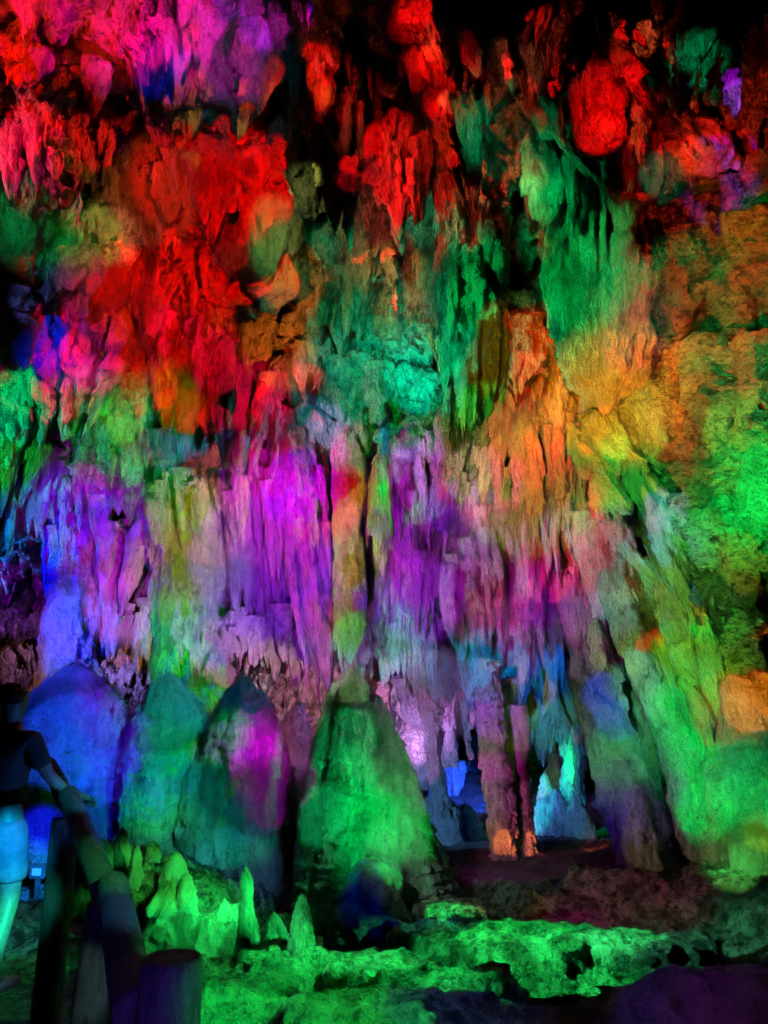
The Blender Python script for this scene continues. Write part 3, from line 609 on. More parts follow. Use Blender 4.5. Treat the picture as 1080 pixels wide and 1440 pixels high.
# small blue floor lamp seen glowing past the person's leg
def emis(name, col, s):
    m = bpy.data.materials.new(name); m.use_nodes = True; b = m.node_tree.nodes['Principled BSDF']
    b.inputs['Emission Color'].default_value = (*col, 1); b.inputs['Emission Strength'].default_value = s; b.inputs['Base Color'].default_value = (*col, 1); return m

# person, seen from the side and cut by the left edge
PX, PY, PZ = -2.05, 4.4, .27
def skin(name, pts, edges, mat, parent=None, lv=2, root=0):
    me = bpy.data.meshes.new(name); me.from_pydata([p[:3] for p in pts], edges, [])
    o = link(name, me, mat, parent); md = o.modifiers.new('skin', 'SKIN'); md.use_smooth_shade = True
    sv = me.skin_vertices[0].data
    for i, p in enumerate(pts): sv[i].radius = (p[3], p[4] if len(p) > 4 else p[3]); sv[i].use_root = (i == root)
    s = o.modifiers.new('sub', 'SUBSURF'); s.levels = lv; s.render_levels = lv
    return o
M_SKIN = plain('skin', (.22, .15, .12), .5, .002, 60); M_SHIRT = plain('black_cotton', (.015, .015, .018), .85, .004, 30); M_SHORT = plain('pale_cotton', (.13, .14, .17), .8, .004, 25)
M_HAIR = plain('black_hair', (.012, .01, .01), .5, .01, 80); M_SHOE = plain('white_shoe', (.5, .5, .5), .6, .003, 30)
body_pts = [(0, 0, .86, .115, .10), (0, 0, .98, .105, .085), (0, .0, 1.12, .115, .09), (0, .01, 1.27, .125, .095), (0, .01, 1.36, .07, .06), (0, .015, 1.42, .046), (0, .02, 1.47, .05, .055), (0, .02, 1.535, .073, .085), (0, .02, 1.59, .066, .078), (0, .02, 1.62, .03, .035),
            (.155, .0, 1.31, .048), (.235, .06, 1.12, .037), (.26, .22, 1.0, .029), (.262, .28, .985, .024), 
            (-.155, .0, 1.31, .048), (-.21, -.02, 1.07, .037), (-.22, .06, .85, .029), (-.222, .08, .79, .026),
            (.085, .0, .80, .085), (.09, .05, .46, .052), (.09, .0, .28, .05), (.09, -.03, .08, .034), (.095, .06, .035, .032),
            (-.085, .0, .80, .085), (-.09, -.04, .46, .052), (-.09, -.13, .28, .05), (-.09, -.2, .12, .034), (-.09, -.13, .04, .032)]
be = [(0, 1), (1, 2), (2, 3), (3, 4), (4, 5), (5, 6), (6, 7), (7, 8), (8, 9), (3, 10), (10, 11), (11, 12), (12, 13), (3, 14), (14, 15), (15, 16), (16, 17), (0, 18), (18, 19), (19, 20), (20, 21), (21, 22), (0, 23), (23, 24), (24, 25), (25, 26), (26, 27)]
def hand(o0, fwd, side, dn):   # palm and five fingers appended to the body skeleton
    global body_pts, be
    F, S, D_ = Vector(fwd), Vector(side), Vector(dn); b0 = len(body_pts); w_ = Vector(body_pts[o0][:3])
    palm = w_ + F * .055; body_pts.append((*palm, .021, .026)); be.append((o0, b0))
    for k, (off, ln) in enumerate(((-.03, .062), (-.011, .074), (.009, .07), (.028, .056))):
        p = palm + F * .028 + S * off; a = p + F * ln * .45 + D_ * ln * .2; e = a + F * ln * .15 + D_ * ln * .45
        i = len(body_pts); body_pts += [(*p, .0095), (*a, .0088), (*e, .0075)]; be += [(b0, i), (i, i + 1), (i + 1, i + 2)]
    p = w_ + F * .03 - S * .032; a = p + F * .025 - S * .02 + D_ * .02; i = len(body_pts)
    body_pts += [(*p, .011), (*a, .0095)]; be += [(b0, i), (i, i + 1)]
hand(13, (.1, .95, -.25), (1, 0, 0), (0, 0, -1)); hand(17, (0, .3, -.95), (0, 1, 0), (.3, .6, 0))
person = skin('person', body_pts, be, M_SKIN); person.location = (PX, PY, PZ); person.rotation_euler = (0, 0, rad(-18))
person.scale = (1.0, 1.0, .93)
tag(person, 'person in black t-shirt and pale shorts walking away along the railing', 'person')
E = 1.13
sh_pts = [(0, 0, .93, .135, .12), (0, 0, 1.0, .13, .11), (0, 0, 1.14, .135, .108), (0, .01, 1.28, .142, .11), (0, .01, 1.36, .075, .068), (.16, 0, 1.315, .062), (.2, .03, 1.2, .055), (.215, .045, 1.155, .06), (-.16, 0, 1.315, .062), (-.19, -.01, 1.2, .055), (-.205, -.015, 1.14, .06)]
skin('t_shirt', sh_pts, [(0, 1), (1, 2), (2, 3), (3, 4), (3, 5), (5, 6), (6, 7), (3, 8), (8, 9), (9, 10)], M_SHIRT, person)
so_pts = [(0, 0, .93, .125, .11), (0, 0, .86, .13, .115), (.088, 0, .78, .1), (.092, .03, .6, .088), (.092, .035, .54, .09), (-.088, 0, .78, .1), (-.092, -.02, .6, .088), (-.092, -.025, .54, .09)]
skin('shorts', so_pts, [(0, 1), (1, 2), (2, 3), (3, 4), (1, 5), (5, 6), (6, 7)], M_SHORT, person)
ha = [(0, .0, 1.50, .06, .055), (0, -.005, 1.56, .085, .09), (0, .0, 1.61, .078, .085), (0, .01, 1.64, .04, .045)]
skin('hair', ha, [(0, 1), (1, 2), (2, 3)], M_HAIR, person)
for s_, yy, zz in ((.095, .05, .03), (-.09, -.14, .03)):
    skin('shoe', [(s_, yy - .07, zz, .042, .036), (s_, yy, zz, .045, .04), (s_, yy + .12, zz - .01, .04, .03)], [(0, 1), (1, 2)], M_SHOE, person)

fp = at(52, 1226, 7.4)
fl = bpy.data.objects.new('floor_lamp', None); COL.objects.link(fl); fl.location = fp
tag(fl, 'small glowing blue floor lamp low beside the visitor', 'lamp')
hb = box('housing', (-.07, .0, -.06), (.07, .08, .06), M_STEP, .01); hb.parent = fl
ln_ = box('lens', (-.04, -.012, -.03), (.04, -.002, .03), emis('blue_lens', (.02, .25, 1), 1.2), .004); ln_.parent = fl
st_ = box('bracket', (-.02, .02, -.5), (.02, .06, -.062), M_STEP, .005); st_.parent = fl
# ------------------------------------------------------------------ coloured spotlights fitted to the colour patches, many more than the cave has
DG2 = bpy.context.evaluated_depsgraph_get()
KW = 440.0
# x y z of the lamp, unit vector of its beam, half angle (deg), softness, colour, strength
LAMPS = """
0.94 4.68 3.14 0.399 0.787 0.471 13.0 0.85 1 0.439 0.0213 6.01
0.69 5.29 2.84 0.249 0.896 0.367 13.0 0.85 0.919 1 0.18 4.59
-0.17 5.83 1.96 -0.291 0.895 0.339 13.0 0.85 0.261 0.001 1 9.07
-2.38 5.88 3.98 0.445 0.809 0.385 13.3 0.85 0.001 1 0.781 2.94
-1.65 4.86 0.77 0.874 0.389 -0.291 13.0 0.85 0.0471 1 0.224 0.749
-0.57 7.98 0.57 0.094 0.660 0.745 22.1 0.85 1 0.241 0.991 1.17
0.67 7.50 1.56 -0.028 0.992 0.127 13.0 0.85 0.524 0.307 1 6.18
2.71 4.10 3.59 0.257 0.908 0.331 13.0 0.85 0.0634 1 0.151 3.14
1.78 4.43 6.76 0.228 0.914 0.334 13.0 0.85 1 0.001 0.001 2.34
-2.32 6.61 1.60 -0.331 0.763 0.555 13.4 0.85 0.692 0.001 1 2.91
0.38 5.23 0.70 0.874 0.389 -0.291 13.0 0.85 0.12 1 0.482 0.561
-0.91 8.45 1.05 0.568 0.819 -0.086 19.9 0.85 0.122 0.404 1 2.61
0.36 5.45 3.31 0.449 0.883 0.136 13.0 0.85 1 0.00587 0.029 4.81
-0.20 6.17 1.67 -0.505 0.808 -0.303 10.1 0.85 0.898 0.001 1 2.07
-1.54 5.47 6.10 -0.263 0.802 0.536 13.0 0.85 1 0.001 0.001 8.34
-2.26 4.98 3.92 -0.152 0.805 0.573 13.0 0.85 1 0.00984 0.001 4.94
-0.06 4.57 5.45 0.055 0.965 0.255 13.0 0.85 0.001 1 0.333 1.68
-1.24 7.42 3.79 -0.395 0.911 0.116 13.0 0.85 1 0.215 0.001 3.87
2.08 4.13 3.86 0.409 0.913 -0.013 13.0 0.85 0.001 1 0.0987 5.81
0.25 7.49 2.90 0.389 0.919 0.063 13.0 0.85 1 0.001 0.583 3.08
1.03 4.48 6.98 -0.905 0.350 0.243 13.0 0.85 1 0.001 0.001 2.69
1.90 5.83 3.95 0.253 0.883 0.395 13.0 0.85 1 0.666 0.0349 2.16
-2.23 5.87 5.82 -0.161 0.742 0.651 13.0 0.85 1 0.0873 0.0165 2.78
-0.43 7.70 2.40 0.363 0.827 0.430 13.0 0.85 0.848 0.001 1 2.64
1.32 5.91 4.22 0.471 0.882 -0.012 13.0 0.85 0.0543 1 0.0803 2.48
-0.16 9.76 3.96 0.905 0.350 0.243 69.8 0.85 0.603 0.001 1 0.188
-1.87 8.25 6.81 -0.905 0.350 0.243 56.5 0.85 1 0.001 0.001 0.581
1.84 4.28 7.07 0.181 0.972 0.152 13.0 0.85 1 0.001 0.001 1.58
-5.82 6.63 7.38 0.905 0.350 0.243 25.7 0.85 1 0.0634 0.11 0.963
3.04 6.35 0.64 -0.905 0.350 0.243 13.0 0.85 0.823 0.151 1 0.959
1.67 4.92 5.93 0.223 0.709 0.669 10.3 0.85 1 0.00303 0.001 2.18
-2.78 8.23 2.82 -0.323 0.939 0.118 13.0 0.85 0.968 0.0711 1 2.3
2.05 5.11 0.96 0.344 0.931 0.119 13.0 0.85 0.001 1 0.344 1.88
-0.56 4.61 1.37 0.351 0.874 -0.336 13.0 0.85 0.515 1 0.654 0.34
0.78 6.74 7.13 -0.881 0.411 0.235 13.0 0.85 1 0.001 0.001 4.69
0.83 4.16 0.66 -0.874 0.389 -0.291 13.0 0.85 0.014 1 0.123 1.06
0.00 6.81 2.26 0.042 0.626 0.778 13.4 0.85 0.001 1 0.001 2.19
-2.07 6.33 2.06 -0.505 0.808 -0.303 13.0 0.85 0.0194 0.0111 1 2.24
-0.92 7.66 4.84 -0.179 0.763 0.621 13.0 0.85 1 0.213 0.0149 2.3
-0.64 6.07 0.89 0.874 0.389 -0.291 13.0 0.85 1 0.0445 0.0886 0.439
2.73 4.20 6.92 0.307 0.945 0.117 7.5 0.85 0.516 0.0984 1 2.04
-0.11 7.49 5.27 -0.881 0.411 0.235 13.0 0.85 1 0.001 0.0356 5.49
-0.23 6.21 2.02 -0.505 0.808 -0.303 7.7 0.85 0.874 0.001 1 2.79
1.00 4.80 0.81 -0.892 0.262 -0.367 6.6 0.85 0.001 1 0.0936 3.78
-2.04 7.69 3.82 -0.478 0.878 0.002 13.0 0.85 1 0.001 0.204 2.17
-3.88 3.32 6.01 0.258 0.757 0.600 13.0 0.85 1 0.02 0.001 5.09
-0.11 5.32 1.32 0.722 0.309 -0.619 10.2 0.85 0.0143 1 0.23 0.805
2.31 6.11 0.86 0.505 0.808 -0.303 13.0 0.85 0.148 1 0.138 0.742
0.42 6.58 6.73 -0.881 0.411 0.235 13.0 0.85 1 0.001 0.001 5.6
-0.43 7.14 7.04 0.290 0.957 0.017 19.1 0.85 1 0.513 0.0442 0.236
1.42 5.56 4.94 0.347 0.810 0.473 13.0 0.85 0.001 1 0.111 1.67
-0.82 7.57 4.12 -0.309 0.898 0.313 13.0 0.85 1 0.001 0.324 1.14
-2.49 8.32 6.21 0.905 0.350 0.243 30.5 0.85 1 0.0578 0.00607 0.213
-1.07 6.31 2.41 -0.505 0.808 -0.303 13.0 0.85 0.001 0.921 1 0.723
2.31 9.43 2.28 -0.277 0.935 -0.221 41.2 0.85 0.001 0.152 1 0.246
-0.86 8.33 0.99 0.281 0.767 0.577 14.3 0.85 0.001 0.217 1 2.9
0.22 8.12 2.93 0.505 0.808 -0.303 13.0 0.85 0.001 0.422 1 1.82
-1.97 7.16 0.54 -0.388 0.693 0.608 43.5 0.85 0.001 1 0.001 0.0903
-7.75 9.05 2.68 0.905 0.350 0.243 16.5 0.85 0.001 0.001 1 3.96
2.04 5.21 5.32 0.256 0.934 0.247 13.0 0.85 0.001 1 0.262 0.734
0.46 7.05 3.33 0.881 0.411 0.235 13.0 0.85 1 0.001 0.0227 1.46
-5.08 8.70 2.83 0.506 0.831 -0.231 13.0 0.85 0.001 0.121 1 2.85
1.97 8.35 3.56 -0.905 0.350 0.243 13.4 0.85 1 0.485 0.001 0.621
0.18 7.42 4.24 0.113 0.740 0.664 13.0 0.85 0.001 1 0.583 2.07
-0.83 6.68 5.58 0.881 0.411 0.235 13.0 0.85 0.001 1 0.108 1.14
1.41 7.06 2.71 0.881 0.411 0.235 13.0 0.85 0.781 1 0.117 1.14
0.43 8.00 0.84 0.905 0.350 0.243 21.1 0.85 0.684 1 0.656 0.22
-1.43 7.60 2.62 -0.229 0.896 0.380 13.0 0.85 0.489 0.001 1 2.54
-2.30 7.28 4.88 0.438 0.889 -0.131 13.0 0.85 0.001 0.001 1 3.74
-1.58 6.88 5.08 0.371 0.789 0.490 13.0 0.85 0.001 1 0.264 1.27
0.28 8.01 1.75 0.505 0.808 -0.303 9.4 0.85 1 0.001 0.718 0.979
-2.59 6.42 6.60 -0.331 0.941 0.069 12.7 0.85 1 0.001 0.001 3.06
-0.98 7.26 2.29 0.905 0.350 0.243 13.0 0.85 0.001 0.893 1 1.45
-0.19 9.70 4.78 0.881 0.411 0.235 37.6 0.85 0.411 0.001 1 0.237
-0.64 6.05 1.50 -0.505 0.808 -0.303 13.0 0.85 0.001 1 0.001 0.427
-1.70 7.62 2.18 -0.370 0.826 0.426 13.0 0.85 1 0.771 0.001 1.09
0.32 8.92 1.93 -0.881 0.411 0.235 13.0 0.85 0.588 0.344 1 1.25
-0.15 6.16 1.46 -0.505 0.808 -0.303 10.0 0.85 0.97 0.001 1 0.691
0.44 8.18 3.48 0.390 0.899 0.201 13.0 0.85 0.838 0.224 1 1.7
1.06 6.99 7.17 0.881 0.411 0.235 42.6 0.85 0.001 1 0.199 0.0636
1.83 6.75 2.71 0.505 0.808 -0.303 13.0 0.85 0.0669 1 0.11 1.64
-5.28 6.46 7.15 0.881 0.411 0.235 11.8 0.85 1 0.0214 0.0328 2.61
-0.24 6.82 7.01 0.396 0.875 0.279 37.3 0.85 1 0.0135 0.0138 0.357
0.80 2.31 0.39 -0.905 0.350 0.243 8.6 0.85 0.0435 1 0.255 0.254
-1.33 4.22 7.22 0.495 0.864 0.094 13.0 0.85 1 0.0871 0.0405 0.568
0.76 5.34 7.16 0.321 0.768 0.554 13.0 0.85 1 0.176 0.0628 0.299
-2.26 6.37 1.46 0.346 0.798 0.494 14.2 0.85 1 0.0476 0.001 1.87
0.16 7.38 2.41 0.123 0.962 0.245 13.0 0.85 0.325 0.001 1 2.72
0.60 5.84 4.73 0.344 0.896 0.279 13.0 0.85 1 0.568 0.001 1.38
0.33 7.87 1.14 0.505 0.808 -0.303 15.5 0.85 1 0.0884 0.309 0.48
-1.58 7.18 3.83 0.323 0.930 0.174 13.0 0.85 1 0.001 0.001 1.91
0.21 5.34 0.34 -0.205 0.939 0.276 12.5 0.85 0.001 1 0.165 0.706
-1.50 6.57 5.14 -0.425 0.895 0.136 13.0 0.85 1 0.001 0.001 4.08
-0.98 5.26 6.02 -0.268 0.423 0.865 13.0 0.85 1 0.001 0.788 0.433
0.25 8.09 1.35 0.505 0.808 -0.303 12.5 0.85 0.75 0.251 1 0.745
-5.18 6.21 5.86 0.356 0.714 0.603 13.0 0.85 0.001 1 0.165 0.725
-0.12 7.50 5.29 -0.881 0.411 0.235 13.0 0.85 1 0.001 0.1 0.79
-5.80 8.35 5.20 0.881 0.411 0.235 5.7 0.85 1 0.001 0.0844 4.48
0.85 5.55 1.24 -0.505 0.808 -0.303 12.4 0.85 0.001 1 0.165 0.959
0.12 6.06 7.85 0.280 0.959 -0.042 14.6 0.85 1 0.001 0.001 1.8
0.57 5.75 1.98 -0.505 0.808 -0.303 9.6 0.85 0.0146 1 0.254 0.973
-0.70 7.52 3.27 -0.341 0.849 0.403 13.0 0.85 0.659 0.001 1 2
-0.75 8.78 3.84 -0.881 0.411 0.235 13.0 0.85 0.995 0.772 1 0.36
-1.15 5.50 1.26 0.347 0.903 -0.254 9.3 0.85 0.00859 1 0.275 1.15
-0.34 9.87 2.39 0.881 0.411 0.235 33.1 0.85 0.001 0.269 1 0.367
-1.29 8.49 4.33 0.305 0.731 0.610 10.9 0.85 0.346 0.342 1 1.63
1.13 11.20 0.31 0.905 0.350 0.243 34.2 0.85 0.001 0.858 1 0.699
-2.47 7.29 1.80 -0.083 0.950 0.302 13.0 0.85 0.001 1 0.001 1.47
-7.11 9.41 2.79 0.881 0.411 0.235 13.0 0.85 0.001 0.00682 1 9.14
2.06 8.38 3.64 -0.905 0.350 0.243 15.0 0.85 0.001 1 0.0335 0.673
0.98 5.56 6.74 0.400 0.901 0.170 11.6 0.85 0.001 1 0.18 0.685
-2.10 6.49 1.79 -0.505 0.808 -0.303 10.5 0.85 0.001 0.0803 1 2.15
-0.24 3.95 7.00 0.419 0.903 0.090 7.2 0.85 1 0.00475 0.001 4.5
-0.12 5.62 8.13 -0.881 0.411 0.235 20.4 0.85 1 0.001 0.696 0.318
2.12 5.70 4.33 0.239 0.794 0.559 13.0 0.85 1 0.0555 0.235 0.446
-3.56 8.59 3.96 0.881 0.411 0.235 13.0 0.85 1 0.001 0.965 1.02
-1.28 4.80 6.75 0.881 0.411 0.235 7.1 0.85 1 0.00521 0.00312 0.951
-5.26 7.59 4.15 0.238 0.927 0.289 13.0 0.85 0.001 1 0.067 0.948
-0.41 6.09 1.98 -0.505 0.808 -0.303 7.6 0.85 0.468 0.001 1 0.883
-0.85 4.50 7.53 0.193 0.963 0.185 10.6 0.85 1 0.00488 0.001 0.404
-4.20 8.64 1.68 0.070 0.880 0.471 13.0 0.85 0.001 0.001 1 2.5
-0.30 3.68 0.83 -0.905 0.350 0.243 13.0 0.85 0.0597 0.239 1 0.19
1.41 6.94 2.89 0.474 0.876 -0.086 13.0 0.85 1 0.001 0.776 0.419
-6.02 10.75 2.13 0.310 0.216 0.926 13.0 0.85 0.00731 0.205 1 2.25
-0.85 5.16 1.15 0.722 0.309 -0.619 9.8 0.85 0.001 1 0.129 0.515
-1.61 7.35 5.82 0.252 0.783 0.569 13.0 0.85 1 0.155 0.001 0.887
0.56 11.10 1.11 -0.156 0.951 0.266 29.3 0.85 0.844 0.319 1 0.546
1.75 4.97 2.16 0.432 0.861 0.269 13.0 0.85 0.25 1 0.0946 1.04
0.48 7.23 4.17 0.337 0.930 0.146 13.0 0.85 1 0.001 0.212 1.81
-4.18 7.39 3.69 -0.018 0.965 0.260 13.0 0.85 0.001 0.001 1 1.6
-5.88 9.15 3.37 0.148 0.983 0.105 13.0 0.85 0.436 0.001 1 0.763
-2.16 5.50 7.25 0.881 0.411 0.235 8.0 0.85 1 0.039 0.001 1.12
-3.06 9.71 3.94 -0.881 0.411 0.235 37.6 0.85 0.001 0.001 1 0.222
2.73 6.19 0.37 -0.905 0.350 0.243 13.8 0.85 0.001 1 0.096 1.98
1.11 7.98 0.96 0.261 0.728 0.634 13.0 0.85 1 0.001 0.877 0.53
0.73 8.11 4.06 0.208 0.905 0.371 13.0 0.85 0.931 1 0.492 0.742
-0.35 8.11 4.69 0.429 0.903 -0.021 13.0 0.85 0.865 0.001 1 1.12
-1.68 7.35 3.27 -0.333 0.938 0.097 13.0 0.85 1 0.807 0.244 0.922
1.11 7.02 2.86 0.881 0.411 0.235 13.0 0.85 0.399 1 0.129 0.861
-4.26 4.25 7.29 0.302 0.905 0.298 13.0 0.85 1 0.001 0.001 1.8
-0.85 7.66 4.30 0.455 0.888 0.074 10.1 0.85 0.001 1 0.202 1.85
0.10 9.35 4.86 0.881 0.411 0.235 39.4 0.85 1 0.384 0.14 0.135
0.05 6.58 5.07 0.881 0.411 0.235 13.0 0.85 0.001 1 0.173 0.661
-1.40 7.00 3.88 0.211 0.977 0.039 13.0 0.85 0.909 0.001 1 1.62
2.57 6.53 2.49 0.505 0.808 -0.303 13.0 0.85 1 0.001 0.001 1.65
-1.40 6.21 0.88 0.874 0.389 -0.291 13.0 0.85 0.001 1 0.199 0.229
1.36 9.67 2.28 0.905 0.350 0.243 65.1 0.85 1 0.732 0.001 0.0557
0.13 7.57 2.57 0.505 0.808 -0.303 13.0 0.85 1 0.401 0.399 1.37
-1.02 2.85 1.48 -0.505 0.808 -0.303 7.6 0.85 0.00178 0.414 1 1.45
1.46 8.07 6.48 0.387 0.920 -0.070 23.9 0.85 1 0.0559 0.001 0.55
0.59 7.71 1.96 0.881 0.411 0.235 13.0 0.85 0.57 1 0.151 1.11
-2.17 6.41 2.46 -0.505 0.808 -0.303 13.0 0.85 0.001 0.0496 1 1.17
-0.45 7.00 5.65 -0.427 0.902 0.060 13.0 0.85 1 0.001 0.0718 2.02
-2.15 5.93 0.87 -0.505 0.808 -0.303 9.5 0.85 0.00672 0.259 1 1.77
1.74 6.52 3.07 0.376 0.919 0.120 13.0 0.85 1 0.0942 0.068 1.26
-0.82 7.82 2.30 0.281 0.953 0.114 13.0 0.85 0.001 1 0.001 1.62
0.53 8.09 0.42 0.905 0.350 0.243 22.1 0.85 0.001 0.001 1 0.17
-7.88 8.80 2.01 0.905 0.350 0.243 15.0 0.85 0.001 0.001 1 2.24
-4.62 5.12 7.44 0.222 0.956 0.193 13.0 0.85 1 0.001 0.001 2.71
-2.17 6.94 5.20 -0.319 0.857 0.404 13.0 0.85 1 0.001 0.001 2.41
-4.38 5.64 6.24 0.146 0.768 0.624 13.0 0.85 1 0.0158 0.302 1.46
-2.25 5.36 4.74 0.293 0.955 -0.037 13.1 0.85 1 0.001 0.001 2.6
1.91 6.73 7.57 0.881 0.411 0.235 9.2 0.85 1 0.0218 0.001 0.653
0.48 7.46 6.86 0.905 0.350 0.243 51.5 0.85 0.001 1 0.258 0.0343
-3.20 7.02 6.31 -0.290 0.879 0.378 13.0 0.85 1 0.0799 0.214 0.506
-1.19 6.20 1.67 -0.505 0.808 -0.303 13.0 0.85 0.001 0.0213 1 0.576
-2.71 6.54 6.15 -0.391 0.761 0.518 13.0 0.85 0.001 1 0.0496 0.381
-0.66 7.94 1.41 -0.256 0.801 0.542 13.0 0.85 0.192 0.001 1 1.41
-1.62 6.79 7.66 -0.250 0.922 0.297 34.4 0.85 1 0.001 0.001 0.324
-0.71 7.52 1.31 -0.905 0.350 0.243 61.4 0.85 0.973 0.001 1 0.0184
-1.23 6.52 6.12 -0.034 0.879 0.476 12.7 0.85 0.001 1 0.218 0.25
-1.08 4.79 5.91 0.881 0.411 0.235 6.9 0.85 1 0.0312 0.001 3.31
-0.70 8.17 4.83 0.881 0.411 0.235 13.0 0.85 1 0.0749 0.001 4.12
2.63 5.50 5.72 0.310 0.907 0.285 13.0 0.85 0.001 1 0.156 0.44
1.07 5.20 0.99 -0.874 0.389 -0.291 13.0 0.85 0.0146 1 0.151 1.51
-0.40 3.40 1.52 0.381 0.590 -0.712 12.8 0.85 0.0613 0.17 1 0.179
-0.36 5.48 1.29 0.722 0.309 -0.619 10.4 0.85 0.00576 1 0.107 1.95
1.18 7.25 4.27 0.881 0.411 0.235 13.0 0.85 1 0.001 0.001 1.69
-1.83 5.54 5.03 -0.317 0.948 0.042 13.5 0.85 0.001 1 0.001 1.26
-6.01 8.48 4.48 0.881 0.411 0.235 13.0 0.85 0.001 1 0.95 0.309
-0.61 8.70 3.21 0.881 0.411 0.235 13.0 0.85 1 0.001 0.739 0.862
2.98 8.90 2.64 0.905 0.350 0.243 49.3 0.85 0.447 1 0.0996 0.0994
2.85 6.75 2.37 0.505 0.808 -0.303 11.1 0.85 1 0.584 0.00441 1.72
2.26 6.87 2.30 0.505 0.808 -0.303 13.0 0.85 0.001 1 0.001 1.48
-0.14 4.94 7.30 -0.881 0.411 0.235 13.0 0.85 0.0286 0.001 1 0.491
-1.02 4.58 7.07 0.251 0.922 0.294 7.9 0.85 1 0.001 0.001 0.573
0.51 8.56 4.19 -0.881 0.411 0.235 13.0 0.85 0.296 0.001 1 0.86
0.79 5.18 7.31 0.402 0.908 0.119 13.0 0.85 0.001 1 0.255 0.284
-1.68 7.13 3.37 0.219 0.974 0.057 13.0 0.85 0.001 0.001 1 2.09
0.28 8.04 2.21 0.505 0.808 -0.303 9.6 0.85 1 0.001 0.505 1.29
-1.10 7.58 2.86 -0.505 0.808 -0.303 13.0 0.85 0.001 1 0.001 1.32
1.58 4.50 0.80 -0.892 0.262 -0.367 6.2 0.85 0.0135 1 0.121 1.53
1.45 6.45 4.97 0.881 0.411 0.235 13.0 0.85 0.001 1 0.119 0.52
-0.40 9.06 1.91 -0.881 0.411 0.235 13.0 0.85 1 0.205 0.686 0.598
-6.33 8.55 4.54 0.881 0.411 0.235 13.0 0.85 0.001 1 0.203 0.74
-1.51 6.71 6.77 0.881 0.411 0.235 12.0 0.85 1 0.001 0.001 2.67
-4.94 4.90 7.52 0.881 0.411 0.235 13.0 0.85 1 0.001 0.1 2.82
-0.96 3.08 0.72 -0.505 0.808 -0.303 20.9 0.85 0.495 0.919 1 0.0114
-2.17 5.46 7.42 0.881 0.411 0.235 4.4 0.85 1 0.0646 0.0503 2.29
-0.22 0.99 0.42 -0.289 0.936 0.201 7.8 0.85 0.173 0.0586 1 0.163
-2.31 9.15 5.41 0.905 0.350 0.243 35.8 0.85 1 0.001 0.001 0.126
-1.59 12.34 1.74 -0.881 0.411 0.235 13.0 0.85 1 0.328 0.928 2.45
1.82 5.68 0.80 -0.892 0.262 -0.367 5.8 0.85 0.0399 1 0.322 0.655
-0.50 6.13 7.07 -0.881 0.411 0.235 11.3 0.85 1 0.455 0.0491 0.351
-2.46 6.56 1.27 -0.192 0.900 0.390 13.7 0.85 0.218 0.001 1 0.686
-0.67 8.52 2.24 0.395 0.499 0.771 13.0 0.85 0.001 0.001 1 0.925
-1.67 6.74 3.07 0.412 0.578 0.704 13.2 0.85 0.001 1 0.964 0.614
-0.60 7.14 0.42 -0.505 0.808 -0.303 45.1 0.85 0.323 0.138 1 0.0198
1.56 6.98 1.52 0.505 0.808 -0.303 13.0 0.85 0.469 0.234 1 0.162
-1.13 7.76 7.87 0.267 0.955 0.126 42.3 0.85 0.851 1 0.213 0.0239
-1.28 8.07 3.67 -0.087 0.885 0.457 13.0 0.85 1 0.001 0.935 0.97
2.45 6.52 1.72 0.505 0.808 -0.303 13.0 0.85 0.094 1 0.02 0.777
-2.22 8.76 4.57 0.881 0.411 0.235 5.9 0.85 1 0.016 0.849 1.92
-5.28 12.32 2.21 0.110 0.992 0.055 13.0 0.85 0.361 0.218 1 2.58
1.06 8.65 4.74 -0.881 0.411 0.235 13.0 0.85 0.001 0.193 1 0.606
-2.85 6.50 4.57 0.905 0.350 0.243 13.0 0.85 0.001 1 0.408 1.41
-1.03 6.66 4.25 0.881 0.411 0.235 13.0 0.85 0.545 1 0.185 0.577
-0.49 8.74 2.42 0.881 0.411 0.235 13.0 0.85 1 0.001 0.001 0.757
-1.67 4.42 6.82 -0.240 0.875 0.422 10.2 0.85 0.001 0.0117 1 0.415
-0.60 9.04 2.14 -0.881 0.411 0.235 13.0 0.85 0.001 0.001 1 0.804
-2.36 6.91 7.62 -0.881 0.411 0.235 17.5 0.85 1 0.0141 0.00896 0.802
-0.30 5.99 1.49 -0.505 0.808 -0.303 13.0 0.85 0.001 0.00121 1 0.424
-0.74 6.98 7.48 -0.881 0.411 0.235 21.5 0.85 1 0.001 0.001 0.928
1.76 4.79 0.80 -0.892 0.262 -0.367 9.0 0.85 0.0113 1 0.147 1.03
-0.63 13.23 0.59 -0.206 0.922 0.329 21.2 0.85 1 0.335 0.5 3.19
-0.13 5.82 0.46 0.318 0.886 0.337 13.0 0.85 0.0558 1 0.234 0.838
-0.36 3.96 7.32 0.374 0.907 0.193 9.7 0.85 1 0.001 0.001 0.68
0.76 6.54 6.19 0.881 0.411 0.235 11.5 0.85 0.0112 1 0.158 0.733
-5.59 7.51 3.38 0.366 0.893 0.263 13.0 0.85 0.001 0.536 1 1.77
0.99 7.18 3.36 0.881 0.411 0.235 8.6 0.85 0.001 1 0.123 0.608
0.05 3.97 0.71 0.874 0.389 -0.291 13.0 0.85 0.175 0.0632 1 0.226
-0.28 5.94 0.88 -0.505 0.808 -0.303 12.9 0.85 0.145 0.445 1 0.168
-6.14 9.43 2.44 0.881 0.411 0.235 13.0 0.85 0.001 0.001 1 2.64
-2.34 10.36 2.12 -0.881 0.411 0.235 27.2 0.85 1 0.298 0.001 1.15
0.35 4.14 1.14 -0.722 0.309 -0.619 7.9 0.85 0.001 1 0.0993 2.42
0.64 11.67 1.77 0.505 0.808 -0.303 43.4 0.85 0.736 0.217 1 0.206
